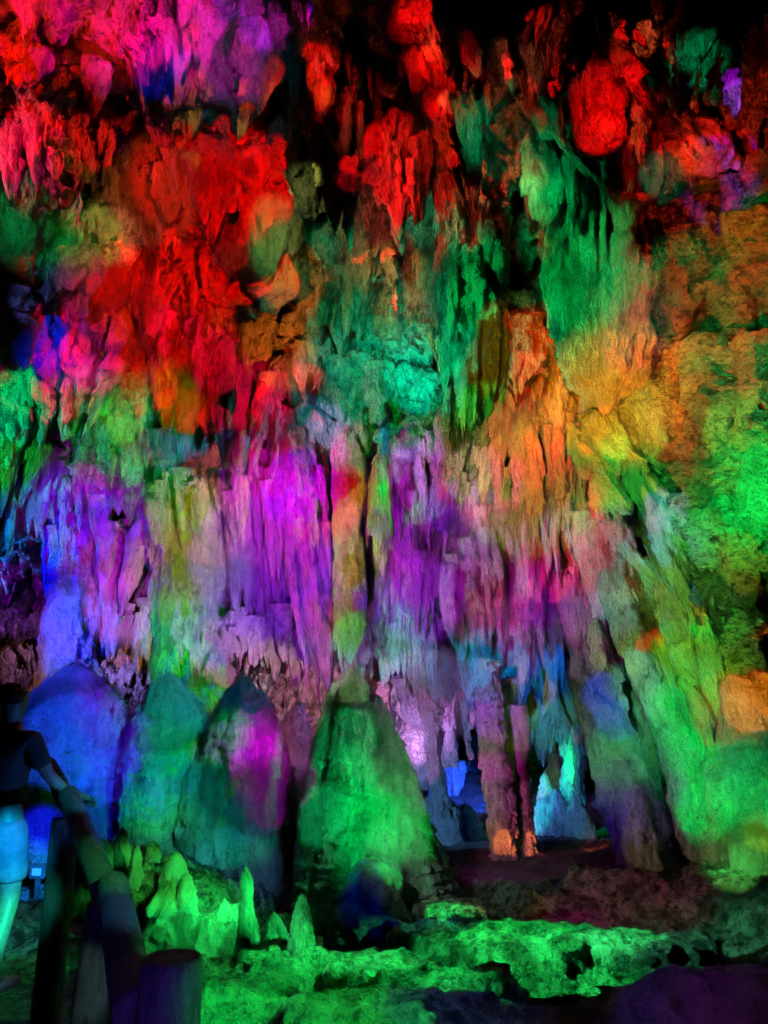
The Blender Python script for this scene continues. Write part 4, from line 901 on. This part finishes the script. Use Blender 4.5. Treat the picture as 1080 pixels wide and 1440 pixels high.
-0.35 5.24 6.98 -0.881 0.411 0.235 7.6 0.85 1 0.192 0.182 0.358
0.28 3.89 0.72 0.874 0.389 -0.291 13.0 0.85 1 0.001 0.193 0.0496
2.91 7.19 7.60 0.881 0.411 0.235 23.7 0.85 1 0.181 0.001 0.0714
-1.93 8.72 2.59 0.881 0.411 0.235 13.0 0.85 0.001 1 0.001 0.931
-1.95 8.76 3.06 0.881 0.411 0.235 10.1 0.85 0.823 1 0.001 0.597
-0.03 9.38 4.47 0.340 0.882 0.327 36.9 0.85 0.967 0.001 1 0.145
1.99 5.65 5.02 0.151 0.972 0.181 11.2 0.85 0.001 1 0.154 0.678
-4.36 8.81 6.20 0.370 0.911 -0.179 70.9 0.85 0.001 0.001 1 0.031
-2.85 9.19 5.15 -0.881 0.411 0.235 30.4 0.85 0.001 1 0.08 0.126
-0.10 8.23 2.98 -0.505 0.808 -0.303 13.0 0.85 0.514 0.001 1 0.95
-1.24 8.97 1.94 0.881 0.411 0.235 13.0 0.85 0.001 0.001 1 1.09
2.37 6.90 1.26 0.505 0.808 -0.303 10.9 0.85 0.001 1 0.101 1.38
-0.33 7.87 4.62 -0.881 0.411 0.235 5.4 0.85 1 0.001 0.0686 3.11
-5.37 7.51 5.73 0.363 0.932 -0.021 13.0 0.85 0.001 1 0.177 0.809
1.98 6.55 7.33 0.881 0.411 0.235 5.0 0.85 0.001 0.001 1 1.2
-5.72 6.02 2.21 0.319 0.947 0.048 13.1 0.85 1 0.365 0.001 1.59
-1.60 5.64 0.94 0.874 0.389 -0.291 13.0 0.85 0.001 0.001 1 0.253
2.37 9.50 1.76 -0.106 0.988 -0.112 18.7 0.85 0.204 1 0.737 0.355
0.31 7.96 6.63 -0.881 0.411 0.235 10.2 0.85 1 0.001 0.001 1.88
-5.21 6.28 7.42 0.881 0.411 0.235 11.6 0.85 1 0.001 0.001 1.59
-0.21 8.40 4.17 0.881 0.411 0.235 13.0 0.85 1 0.201 0.001 1.62
-0.61 4.71 0.95 -0.505 0.808 -0.303 10.8 0.85 0.021 1 0.21 0.182
0.48 5.81 7.61 0.433 0.901 0.017 24.7 0.85 0.001 1 0.283 0.0644
-0.39 5.93 3.06 -0.488 0.868 0.092 13.0 0.85 0.00124 1 0.001 1.04
1.86 7.22 2.56 0.505 0.808 -0.303 11.8 0.85 0.371 1 0.724 0.522
0.08 6.12 4.87 0.390 0.857 0.338 11.6 0.85 0.001 1 0.291 0.896
0.48 9.65 0.24 -0.115 0.707 0.698 25.6 0.85 1 0.207 0.794 1.07
0.10 5.90 7.29 -0.881 0.411 0.235 9.0 0.85 1 0.117 0.001 0.221
2.22 6.32 4.15 0.429 0.877 -0.218 8.6 0.85 0.175 0.606 1 0.781
-3.17 7.50 5.98 -0.294 0.955 -0.034 10.4 0.85 1 0.001 0.188 1.54
-0.96 6.18 1.00 -0.505 0.808 -0.303 13.0 0.85 0.0568 1 0.695 0.177
-1.94 8.57 4.39 0.291 0.095 0.952 13.0 0.85 0.001 1 0.529 0.23
-1.87 6.59 1.45 -0.505 0.808 -0.303 7.9 0.85 0.001 0.001 1 1.32
-0.77 3.52 5.70 -0.220 0.759 0.613 13.0 0.85 0.001 0.743 1 0.161
-1.41 6.41 6.55 0.292 0.904 0.313 13.0 0.85 0.001 1 0.313 0.351
-0.08 6.25 1.67 -0.346 0.479 -0.807 9.1 0.85 0.0797 1 0.304 0.184
0.08 5.86 7.31 -0.881 0.411 0.235 16.1 0.85 1 0.0253 0.001 0.11
-1.91 7.26 3.46 -0.298 0.905 0.303 13.0 0.85 0.001 1 0.001 0.568
0.42 7.04 3.31 0.881 0.411 0.235 13.0 0.85 1 0.001 0.076 0.218
2.07 7.02 2.73 0.466 0.883 -0.050 11.9 0.85 0.811 1 0.0349 0.601
3.03 5.45 3.44 0.337 0.920 0.199 13.0 0.85 0.0202 1 0.101 2.24
3.05 6.64 1.98 -0.186 0.951 -0.248 13.0 0.85 0.311 1 0.713 0.276
0.33 3.72 6.61 0.135 0.988 0.077 3.9 0.85 1 0.0908 0.0271 3.6
0.89 15.67 2.50 -0.505 0.808 -0.303 24.8 0.85 1 0.3 0.787 2.27
-0.88 6.92 4.58 0.881 0.411 0.235 11.5 0.85 0.001 1 0.319 1.21
-0.29 5.17 7.12 -0.881 0.411 0.235 10.1 0.85 0.001 0.001 1 0.232
-0.88 5.08 0.90 -0.505 0.808 -0.303 11.4 0.85 0.0666 1 0.0489 0.405
-0.97 8.64 2.54 -0.350 0.644 0.680 13.0 0.85 1 0.0905 0.965 0.847
-2.40 7.14 5.76 -0.444 0.458 0.770 12.6 0.85 1 0.297 0.0954 0.539
-2.29 7.57 4.90 -0.330 0.839 0.431 10.2 0.85 1 0.001 0.001 2.03
-3.03 9.64 4.73 -0.881 0.411 0.235 43.8 0.85 0.0551 1 0.279 0.0498
-3.88 8.21 4.12 0.905 0.350 0.243 13.4 0.85 1 0.001 0.001 0.67
-1.76 4.89 0.63 -0.505 0.808 -0.303 8.0 0.85 0.0403 0.881 1 0.238
0.66 8.20 2.00 0.505 0.808 -0.303 9.7 0.85 1 0.001 0.92 0.35
-0.06 1.74 1.46 -0.505 0.808 -0.303 4.1 0.85 0.0616 0.466 1 0.319
-0.15 6.09 1.99 -0.302 0.948 0.097 13.2 0.85 1 0.672 0.879 0.554
-0.59 5.74 6.66 -0.249 0.949 0.195 13.0 0.85 0.945 1 0.161 0.512
-1.45 5.17 6.78 0.380 0.536 0.753 13.0 0.85 1 0.0995 0.001 0.177
-2.37 8.43 3.39 0.881 0.411 0.235 13.0 0.85 0.001 1 0.001 0.583
-0.16 7.65 2.57 0.505 0.808 -0.303 13.0 0.85 0.001 0.001 1 1.3
-0.65 6.21 1.99 -0.505 0.808 -0.303 10.2 0.85 0.001 1 0.001 0.34
-0.26 5.16 7.34 0.881 0.411 0.235 13.0 0.85 1 0.067 0.0279 0.145
-1.36 4.43 7.82 0.333 0.939 0.092 4.4 0.85 1 0.001 0.001 4.84
-1.99 6.71 2.21 -0.505 0.808 -0.303 11.0 0.85 0.124 0.001 1 0.968
1.99 6.56 2.79 0.881 0.411 0.235 10.4 0.85 0.0353 1 0.0525 1.74
0.36 7.12 6.48 0.075 0.736 0.673 13.0 0.85 0.0976 1 0.369 0.388
0.96 3.69 1.30 -0.722 0.309 -0.619 5.2 0.85 0.00921 1 0.114 2.53
-0.40 6.10 2.37 -0.505 0.808 -0.303 13.0 0.85 0.001 0.416 1 0.183
-1.11 7.79 5.26 0.374 0.917 -0.137 13.0 0.85 1 0.794 0.589 0.266
-1.34 7.05 5.45 -0.371 0.879 0.300 13.0 0.85 1 0.001 0.001 1.39
-4.06 8.49 2.40 -0.012 0.934 0.357 13.0 0.85 0.001 0.0386 1 2.23
0.67 8.27 1.85 0.881 0.411 0.235 9.3 0.85 0.926 0.685 1 0.459
-2.84 9.37 5.50 -0.881 0.411 0.235 41.0 0.85 0.001 1 0.205 0.0527
1.89 7.94 3.05 0.330 0.936 -0.121 13.0 0.85 1 0.659 0.99 0.287
1.75 8.04 0.13 0.905 0.350 0.243 26.5 0.85 1 0.699 0.347 0.0599
-1.28 4.78 7.36 0.881 0.411 0.235 4.1 0.85 1 0.00363 0.001 2.39
2.71 7.22 2.77 0.505 0.808 -0.303 13.0 0.85 0.303 1 0.0497 0.648
-1.50 6.14 6.53 -0.149 0.977 0.154 9.4 0.85 1 0.0293 0.00758 0.705
1.13 7.83 2.64 0.881 0.411 0.235 9.0 0.85 0.303 1 0.252 0.9
0.60 5.64 1.68 -0.505 0.808 -0.303 9.4 0.85 0.001 1 0.196 0.962
-0.09 6.66 6.28 -0.007 0.781 0.624 13.0 0.85 0.696 1 0.486 0.0471
-0.43 6.91 6.20 0.881 0.411 0.235 12.0 0.85 0.001 1 0.144 0.447
-6.17 8.33 6.25 0.881 0.411 0.235 17.3 0.85 0.001 0.0196 1 1.12
-1.22 6.40 1.83 -0.505 0.808 -0.303 10.4 0.85 0.001 1 0.001 0.613
-0.73 4.23 1.48 -0.130 0.829 -0.544 7.3 0.85 0.0201 1 0.151 1.17
-0.77 5.73 7.89 -0.881 0.411 0.235 31.4 0.85 0.91 0.001 1 0.0477
-1.16 4.72 6.08 0.881 0.411 0.235 3.8 0.85 1 0.0123 0.00728 5.08
1.63 4.85 0.80 -0.892 0.262 -0.367 6.7 0.85 0.001 1 0.0894 0.944
-1.95 7.28 4.26 -0.245 0.809 0.534 9.8 0.85 1 0.001 0.001 2.91
-1.30 8.22 1.92 0.206 0.953 0.223 19.1 0.85 1 0.001 0.636 0.614
2.67 6.99 2.15 0.505 0.808 -0.303 11.3 0.85 1 0.001 0.001 0.994
1.22 7.31 3.32 0.248 0.732 0.635 13.0 0.85 1 0.001 0.001 2.6
-4.78 6.39 5.48 0.235 0.693 0.682 13.0 0.85 0.001 1 0.298 0.296
1.83 6.61 7.38 0.881 0.411 0.235 5.1 0.85 1 0.001 0.00983 2.88
-1.91 6.55 1.26 -0.505 0.808 -0.303 10.4 0.85 0.0052 0.001 1 0.839
2.96 7.25 7.76 0.881 0.411 0.235 21.1 0.85 1 0.001 0.001 0.188
2.12 6.70 7.26 0.881 0.411 0.235 5.1 0.85 0.516 0.0999 1 0.678
2.46 7.25 2.76 0.505 0.808 -0.303 13.0 0.85 0.305 1 0.0199 0.926
2.38 7.11 1.75 0.505 0.808 -0.303 11.3 0.85 0.001 1 0.0891 1.18
-0.31 2.21 1.50 -0.505 0.808 -0.303 6.5 0.85 0.0565 1 0.252 0.414
-0.22 6.88 7.75 0.368 0.908 0.202 30.9 0.85 1 0.001 0.001 0.269
0.48 6.32 4.25 0.350 0.870 0.347 11.7 0.85 0.0454 1 0.0399 0.842
-1.32 4.73 6.40 -0.287 0.557 0.779 9.9 0.85 1 0.001 0.393 1.79
0.86 6.54 5.95 0.881 0.411 0.235 11.5 0.85 0.0206 1 0.266 0.344
1.85 6.46 6.19 0.881 0.411 0.235 13.0 0.85 0.001 1 0.0368 0.395
-1.02 5.06 6.22 0.399 0.818 0.413 4.5 0.85 1 0.001 0.001 5.77
-1.59 6.06 6.60 -0.126 0.934 0.336 12.3 0.85 1 0.001 0.001 2.44
-4.47 7.36 5.58 0.181 0.722 0.668 13.0 0.85 0.156 0.197 1 0.145
-2.84 9.24 1.61 -0.248 0.764 0.596 11.0 0.85 0.466 0.378 1 0.886
-4.58 7.15 4.12 0.262 0.820 0.509 13.0 0.85 0.254 1 0.463 0.532
0.12 9.28 4.36 0.881 0.411 0.235 23.6 0.85 1 0.001 0.001 0.389
-2.47 6.76 2.57 -0.505 0.808 -0.303 11.2 0.85 0.0282 0.0447 1 1.58
-5.43 7.89 4.31 0.374 0.719 0.585 13.0 0.85 0.001 1 0.423 0.58
1.83 6.43 5.64 0.881 0.411 0.235 13.0 0.85 0.135 1 0.135 0.339
-1.14 8.68 0.27 0.905 0.350 0.243 20.1 0.85 0.444 1 0.001 0.23
-0.54 6.02 1.00 -0.505 0.808 -0.303 7.3 0.85 0.001 1 0.874 0.326
1.95 6.76 2.64 0.881 0.411 0.235 10.6 0.85 1 0.817 0.001 0.362
-0.58 4.58 0.74 -0.505 0.808 -0.303 7.6 0.85 0.00662 1 0.133 0.515
1.93 6.76 2.67 0.881 0.411 0.235 10.6 0.85 1 0.291 0.001 1.25
1.64 9.30 1.01 0.505 0.808 -0.303 13.0 0.85 0.129 0.775 1 0.501
-1.85 5.82 0.60 0.117 0.971 0.207 9.9 0.85 0.001 0.986 1 0.263
0.26 6.39 0.95 -0.892 0.262 -0.367 12.0 0.85 0.0259 1 0.138 1
-2.25 8.33 4.22 -0.376 0.789 0.487 10.7 0.85 0.0931 0.565 1 0.652
0.46 8.98 1.73 -0.881 0.411 0.235 13.0 0.85 1 0.001 0.193 0.505
-2.04 6.49 6.29 -0.410 0.910 0.061 12.6 0.85 1 0.001 0.00873 1.28
1.20 7.78 4.45 0.881 0.411 0.235 12.5 0.85 1 0.435 0.001 0.536
-3.97 6.91 4.76 -0.037 0.837 0.546 13.0 0.85 0.001 0.0194 1 0.478
-0.79 4.93 6.41 -0.368 0.608 0.704 7.7 0.85 1 0.001 0.67 0.755
-5.86 9.70 1.13 -0.032 0.792 0.610 13.0 0.85 0.48 0.0962 1 1.04
0.19 8.48 3.44 0.254 0.828 0.500 10.8 0.85 0.97 0.001 1 1.04
2.92 9.13 3.27 0.905 0.350 0.243 67.3 0.85 0.276 1 0.265 0.0503
0.32 5.18 7.57 -0.881 0.411 0.235 10.2 0.85 0.307 0.001 1 0.496
-1.08 6.31 2.40 -0.505 0.808 -0.303 13.0 0.85 0.133 1 0.261 0.107
-1.58 4.43 7.05 -0.323 0.846 0.425 7.7 0.85 1 0.001 0.273 2.81
0.04 6.00 6.81 0.340 0.901 0.268 5.2 0.85 1 0.001 0.001 5.37
-3.37 7.83 5.42 -0.096 0.717 0.691 13.0 0.85 1 0.0222 0.001 0.966
-0.99 5.24 1.00 -0.505 0.808 -0.303 8.6 0.85 0.0872 1 0.111 0.401
1.09 7.02 4.69 0.401 0.909 0.116 13.0 0.85 1 0.001 0.001 1.91
-0.21 5.55 7.15 -0.881 0.411 0.235 4.5 0.85 1 0.105 0.001 0.714
-0.72 8.97 2.35 -0.881 0.411 0.235 13.0 0.85 0.306 0.2 1 0.597
-1.21 8.25 1.53 0.140 0.976 -0.170 32.6 0.85 1 0.14 0.222 0.064
1.58 7.31 1.80 0.505 0.808 -0.303 11.6 0.85 0.001 1 0.001 0.341
-1.29 9.79 6.52 -0.881 0.411 0.235 34.3 0.85 1 0.001 0.001 0.394
-0.19 9.57 3.24 0.905 0.350 0.243 45.3 0.85 0.345 0.001 1 0.0592
-0.48 8.52 2.95 0.881 0.411 0.235 13.0 0.85 1 0.307 0.0856 0.624
-2.31 6.32 1.15 -0.505 0.808 -0.303 7.6 0.85 0.00421 0.0116 1 1.74
-2.11 7.10 3.95 -0.149 0.894 0.423 5.4 0.85 0.001 0.5 1 1.18
-0.18 8.78 4.00 -0.881 0.411 0.235 5.8 0.85 1 0.218 0.001 2.77
-2.45 4.63 6.60 -0.078 0.737 0.671 10.2 0.85 1 0.001 0.001 0.728
2.53 7.02 8.12 0.881 0.411 0.235 24.7 0.85 1 0.0193 0.0188 0.0316
2.16 7.81 0.28 0.768 0.574 0.286 11.2 0.85 0.001 1 0.0902 0.85
-4.32 8.16 3.69 0.189 0.857 0.480 10.6 0.85 1 0.001 0.748 0.633
-4.15 7.36 5.39 0.048 0.901 0.432 5.8 0.85 1 0.00578 0.001 2.81
0.79 6.15 5.39 0.328 0.917 0.227 11.9 0.85 1 0.573 0.001 0.382
1.97 6.62 4.01 0.881 0.411 0.235 13.0 0.85 0.0192 1 0.0772 1.3
-0.29 6.00 1.17 -0.505 0.808 -0.303 9.7 0.85 0.001 1 0.331 0.328
-2.94 6.24 2.19 0.182 0.877 -0.444 13.0 0.85 0.0926 0.001 1 0.655
-0.63 7.86 6.25 -0.881 0.411 0.235 10.0 0.85 1 0.001 0.001 2.64
-0.30 5.58 7.29 0.233 0.878 0.419 5.0 0.85 1 0.001 0.001 7.28
-4.89 8.42 1.33 0.905 0.350 0.243 13.0 0.85 0.001 0.001 1 1.53
1.18 7.42 3.31 0.363 0.928 -0.087 13.0 0.85 0.001 0.001 1 0.473
-0.44 8.50 2.93 0.881 0.411 0.235 13.0 0.85 0.001 0.347 1 0.702
-0.09 4.99 7.26 -0.881 0.411 0.235 4.2 0.85 1 0.001 0.0138 2.74
-1.00 4.82 6.53 0.349 0.925 0.147 4.5 0.85 1 0.00347 0.0212 2.57
0.42 8.17 3.87 0.266 0.933 0.243 13.0 0.85 0.173 0.001 1 0.999
2.38 4.88 7.21 0.159 0.786 0.597 4.6 0.85 1 0.102 0.0228 3.12
0.54 4.38 1.24 -0.722 0.309 -0.619 6.1 0.85 0.001 1 0.0964 2.98
-1.95 9.90 4.89 -0.881 0.411 0.235 49.1 0.85 1 0.106 0.17 0.0377
2.55 6.13 1.18 0.505 0.808 -0.303 7.4 0.85 0.532 1 0.0147 1.49
-0.23 3.91 6.69 0.423 0.905 0.041 7.0 0.85 1 0.001 0.001 0.769
-0.15 7.96 6.39 -0.881 0.411 0.235 5.7 0.85 1 0.001 0.001 2.55
-2.18 7.46 5.00 0.905 0.350 0.243 13.0 0.85 0.356 1 0.151 1.5
2.70 6.38 1.51 0.505 0.808 -0.303 13.0 0.85 0.001 1 0.204 1.13
-1.12 5.36 7.29 -0.881 0.411 0.235 10.4 0.85 1 0.001 0.001 0.445
0.27 7.23 2.11 -0.505 0.808 -0.303 13.0 0.85 0.174 0.2 1 0.367
-0.22 4.00 6.50 0.358 0.823 0.442 4.0 0.85 1 0.0343 0.0091 2.1
0.56 8.46 5.30 0.881 0.411 0.235 13.0 0.85 1 0.134 0.001 1.24
0.05 4.22 0.75 -0.536 0.820 -0.202 5.5 0.85 0.0065 1 0.12 1.25
1.14 6.64 5.95 0.363 0.932 -0.011 13.0 0.85 1 0.001 0.001 0.85
2.75 9.06 2.17 0.881 0.411 0.235 29.8 0.85 0.106 1 0.0784 0.315
-0.46 4.46 0.62 -0.505 0.808 -0.303 10.2 0.85 0.0532 1 0.143 0.273
1.58 5.13 6.92 0.881 0.411 0.235 4.2 0.85 0.526 0.001 1 4.45
0.90 5.48 6.30 0.076 0.755 0.651 11.3 0.85 0.001 1 0.325 0.195
0.09 8.63 5.32 -0.881 0.411 0.235 5.9 0.85 1 0.001 0.001 4.62
0.39 4.55 7.87 0.434 0.901 0.007 4.5 0.85 1 0.001 0.001 1.89
-1.00 2.94 1.21 -0.505 0.808 -0.303 7.7 0.85 0.0297 1 0.696 0.339
1.38 7.16 2.98 0.881 0.411 0.235 11.2 0.85 0.001 0.195 1 0.358
-0.73 9.12 2.39 0.881 0.411 0.235 10.3 0.85 1 0.001 0.104 0.873
-0.84 8.79 1.95 -0.405 0.885 0.229 10.7 0.85 1 0.547 0.617 0.956
0.41 7.57 1.00 0.589 0.644 -0.489 24.7 0.85 0.984 0.001 1 0.0663
-2.06 15.54 2.84 -0.505 0.808 -0.303 20.8 0.85 1 0.756 0.99 0.289
0.24 8.21 3.11 0.881 0.411 0.235 13.0 0.85 0.001 1 0.524 0.787
1.78 10.13 0.77 0.505 0.808 -0.303 28.0 0.85 0.0752 0.108 1 0.108
-0.77 7.77 3.84 0.245 0.952 -0.185 13.0 0.85 0.921 1 0.001 0.408
1.08 7.22 2.78 0.881 0.411 0.235 11.2 0.85 0.291 1 0.001 0.285
-1.10 5.11 7.71 -0.881 0.411 0.235 13.0 0.85 1 0.001 0.141 1.55
-1.48 7.55 5.15 0.226 0.893 0.389 5.8 0.85 1 0.001 0.001 3.32
-0.48 8.29 2.93 0.243 0.964 0.108 10.5 0.85 0.0889 0.001 1 0.978
2.58 6.43 1.32 0.505 0.808 -0.303 13.0 0.85 0.001 1 0.146 0.886
-1.36 4.77 6.57 0.881 0.411 0.235 3.9 0.85 1 0.001 0.001 1.53
2.20 7.07 2.17 0.505 0.808 -0.303 11.4 0.85 0.001 1 0.0259 0.582
0.83 7.18 3.14 0.881 0.411 0.235 8.5 0.85 0.001 0.799 1 0.374
-1.01 9.24 1.95 0.881 0.411 0.235 10.3 0.85 0.001 0.891 1 0.825
1.25 12.82 2.24 -0.505 0.808 -0.303 24.0 0.85 0.873 0.39 1 1.14
2.55 11.55 1.22 0.505 0.808 -0.303 60.3 0.85 0.001 1 0.122 0.161
2.56 4.34 7.32 0.248 0.948 0.200 10.3 0.85 0.001 1 0.293 0.275
-1.20 6.21 1.32 -0.505 0.808 -0.303 13.0 0.85 0.0694 1 0.721 0.229
2.38 8.16 4.51 0.905 0.350 0.243 47.9 0.85 0.001 1 0.0653 0.0643
-4.14 4.75 6.58 0.191 0.786 0.588 13.0 0.85 1 0.0134 0.001 0.869
-1.20 6.24 1.37 0.310 0.921 0.237 13.2 0.85 0.647 1 0.565 0.414
2.57 6.07 6.56 0.303 0.782 0.545 9.1 0.85 0.001 1 0.396 0.185
-0.38 5.93 6.98 -0.881 0.411 0.235 4.6 0.85 1 0.001 0.001 2.83
-1.75 8.35 2.17 -0.117 0.876 0.468 13.0 0.85 0.471 0.0975 1 0.867
0.50 3.39 1.40 -0.355 0.664 -0.658 13.0 0.85 0.00224 1 0.001 0.224
-0.73 2.96 1.75 -0.505 0.808 -0.303 5.8 0.85 0.0252 0.625 1 0.351
1.62 7.35 2.18 0.505 0.808 -0.303 8.9 0.85 0.001 0.148 1 0.676
-1.03 2.89 1.13 -0.505 0.808 -0.303 5.5 0.85 0.001 1 0.628 0.958
0.56 6.68 6.25 0.881 0.411 0.235 8.9 0.85 0.001 1 0.154 0.696
0.07 5.83 7.48 -0.881 0.411 0.235 11.5 0.85 1 0.001 0.001 0.229
0.61 5.20 7.32 0.881 0.411 0.235 4.3 0.85 1 0.0285 0.00353 2.87
-0.33 7.01 7.57 0.881 0.411 0.235 17.1 0.85 1 0.0266 0.0053 0.396
3.20 8.83 2.50 0.881 0.411 0.235 20.5 0.85 0.001 1 0.0464 0.19
0.88 5.64 1.56 -0.505 0.808 -0.303 12.7 0.85 0.001 1 0.001 0.0906
1.54 7.40 2.42 0.505 0.808 -0.303 9.0 0.85 0.0323 0.0818 1 0.843
""".strip().splitlines()
for ln in LAMPS:
    q = list(map(float, ln.split()))
    ld = bpy.data.lights.new('spotlight', 'SPOT'); ld.color = q[8:11]; ld.energy = KW * q[11]
    ld.spot_size = 2 * rad(q[6]); ld.spot_blend = q[7]; ld.shadow_soft_size = .02
    lo = bpy.data.objects.new('spotlight', ld); COL.objects.link(lo)
    lo.location = q[:3]; lo.rotation_euler = Vector(q[3:6]).to_track_quat('-Z', 'Y').to_euler()
# grazing red floods that skim the pitted right wall and only catch its edges
for (x, y, z), (tx, ty), an, s in (((1.2, 6.0, 1.5), (1020, 420), 17, 9.0), ((1.4, 5.2, 3.4), (1040, 340), 16, 6.5), ((.9, 6.8, 2.6), (1000, 520), 14, 5.0)):
    tp, _, _ = cast(tx, ty)
    ld = bpy.data.lights.new('spotlight', 'SPOT'); ld.color = (1, .035, .008); ld.energy = KW * s * .33
    ld.spot_size = 2 * rad(an); ld.spot_blend = .6; ld.shadow_soft_size = .02
    lo = bpy.data.objects.new('spotlight', ld); COL.objects.link(lo); lo.location = (x, y, z)
    lo.rotation_euler = (Vector(tp) - Vector((x, y, z))).to_track_quat('-Z', 'Y').to_euler()
def spot(px, py, rpx, col, level, dv, dist=1.8, blend=.6):  # added lamps, placed to brighten single patches
    """one narrow accent spotlight on the rock seen at that point"""
    P, n, ob = cast(px, py)
    if P is None: return
    dv = Vector(dv).normalized(); P = Vector(P); ok, loc, *_ = SC.ray_cast(DG2, P + dv * .08, dv)
    if ok: dist = min(dist, max(.4, (loc - P).length * .9))
    r = rpx * mpp(py, P[1])
    ld = bpy.data.lights.new('spotlight', 'SPOT'); ld.color = col; ld.energy = KW * level * 1.6 * dist * dist
    ld.spot_size = 2 * math.atan(r * 1.15 / dist); ld.spot_blend = blend; ld.shadow_soft_size = .015
    lo = bpy.data.objects.new('spotlight', ld); COL.objects.link(lo); lo.location = P + dv * dist; lo.rotation_euler = (-dv).to_track_quat('-Z', 'Y').to_euler()
RED, MAG, BLU, LIL = (1, .004, .004), (.85, .01, 1), (.01, .08, 1), (.55, .3, 1)
for x, y, r in [(588, 20, 17), (600, 85, 20), (618, 150, 15), (634, 225, 13), (545, 365, 13), (557, 425, 11), (626, 290, 18), (718, 98, 16), (898, 50, 16), (450, 90, 20), (452, 135, 20), (488, 145, 12), (338, 122, 12), (500, 228, 14), (560, 215, 26), (562, 275, 26), (598, 260, 16),
                (850, 120, 24), (845, 185, 28), (885, 110, 16), (930, 200, 18), (975, 220, 18), (240, 560, 16), (290, 590, 14), (374, 545, 18), (195, 580, 9), (60, 210, 14), (100, 230, 16), (75, 60, 26)]:
    spot(x, y, r, RED, .9, (-.75, -.6, -.3))
spot(105, 510, 20, (1, .01, .3), .7, (.8, -.6, -.2)); spot(92, 580, 14, (1, .01, .12), .8, (.8, -.6, -.2)); spot(155, 510, 12, (1, .01, .12), .8, (.8, -.6, -.2))
spot(368, 1045, 34, MAG, .8, (.95, -.35, .1), 1.8, .9); spot(380, 1100, 30, MAG, .8, (.95, -.35, .1), 1.8, .9)
spot(100, 1040, 60, BLU, .9, (.5, -.8, .3), 2.2, .6); spot(150, 1090, 34, BLU, .8, (.5, -.8, .3), 2.2, .6); spot(100, 880, 40, BLU, .8, (-.3, -.9, -.1), 1.8, .5)
spot(590, 1030, 60, LIL, .45, (-.3, -.9, -.1), 2.5, .8); spot(640, 1110, 60, BLU, .4, (.3, -.9, .1), 2.5, .8); spot(785, 1110, 40, (.02, .3, 1), .05, (-.3, -.9, .1), 2.5, .8)
spot(690, 1010, 20, (1, .01, .6), .6, (-.7, -.7, 0), 1.5, .5); spot(712, 1185, 16, (1, .2, .03), .5, (-.7, -.7, .1), 1.2, .5); spot(746, 1185, 14, (1, .2, .03), .5, (-.7, -.7, .1), 1.2, .5)
spot(540, 690, 12, (.02, 1, .2), .9, (-.4, -.9, 0), 1.2, .4); spot(805, 1080, 12, (.01, 1, .35), .3, (-.4, -.9, 0), 1.4, .4)
GRN, WHB = (.02, 1, .14), (.45, .6, 1)
for px, py, r, lv in [(350, 1405, 60, .6), (425, 1350, 55, .6), (520, 1350, 55, .5), (620, 1280, 36, .5), (700, 1318, 50, .5), (790, 1322, 45, .45), (880, 1322, 40, .4), (560, 1425, 45, .4), (640, 1375, 40, .35), (300, 1280, 50, .25), (1030, 1225, 30, .35), (450, 1420, 45, .5)]:
    spot(px, py, r, GRN, lv, (.6, -.25, .6) if px < 600 else (-.6, -.25, .6), 1.8, .8)
for px, py, r, lv, col in [(560, 930, 34, .5, WHB), (620, 950, 34, .45, WHB), (690, 950, 34, .4, (.1, .5, 1)), (330, 890, 34, .35, LIL), (400, 930, 34, .3, (1, .55, .45)), (340, 740, 24, .4, (1, .4, .6)), (800, 740, 30, .35, (1, .85, .6)), (780, 820, 26, .4, (1, .02, .15)), (1055, 985, 40, .7, (1, .25, .02)),
                           (250, 40, 50, .6, (1, .01, .35)), (170, 20, 40, .5, (1, .01, .25)), (745, 700, 26, .5, (1, .3, .03)), (780, 620, 26, .6, (1, .03, .005)), (735, 520, 22, .6, (1, .05, .005)), (905, 500, 30, .4, (1, .08, .01)), (915, 645, 20, .5, (1, .02, .005)), (915, 900, 12, .5, (1, .01, .005)), (840, 700, 12, .5, (1, .01, .1))]:
    spot(px, py, r, col, lv, (-.7, -.65, -.3) if px > 500 else (.7, -.65, -.3), 1.7, .7)
spot(492, 965, 26, (.3, .7, .2), .35, (.5, -.8, .1), 1.8, .8)

# ------------------------------------------------------------------ world, render settings
w = bpy.data.worlds.new('World'); SC.world = w; w.use_nodes = True
w.node_tree.nodes['Background'].inputs['Color'].default_value = (.02, .03, .05, 1)
w.node_tree.nodes['Background'].inputs['Strength'].default_value = .05
SC.view_settings.view_transform = 'Standard'; SC.view_settings.look = 'None'; SC.view_settings.exposure = 0; SC.view_settings.gamma = 1
cy = SC.cycles; cy.use_denoising = True
try: cy.denoiser = 'OPENIMAGEDENOISE'; cy.denoising_input_passes = 'RGB_ALBEDO_NORMAL'; cy.denoising_prefilter = 'NONE'
except Exception: pass
cy.max_bounces = 2; cy.diffuse_bounces = 1; cy.glossy_bounces = 1; cy.sample_clamp_indirect = 3; cy.sample_clamp_direct = 12
cy.use_light_tree = True; cy.caustics_reflective = False; cy.caustics_refractive = False
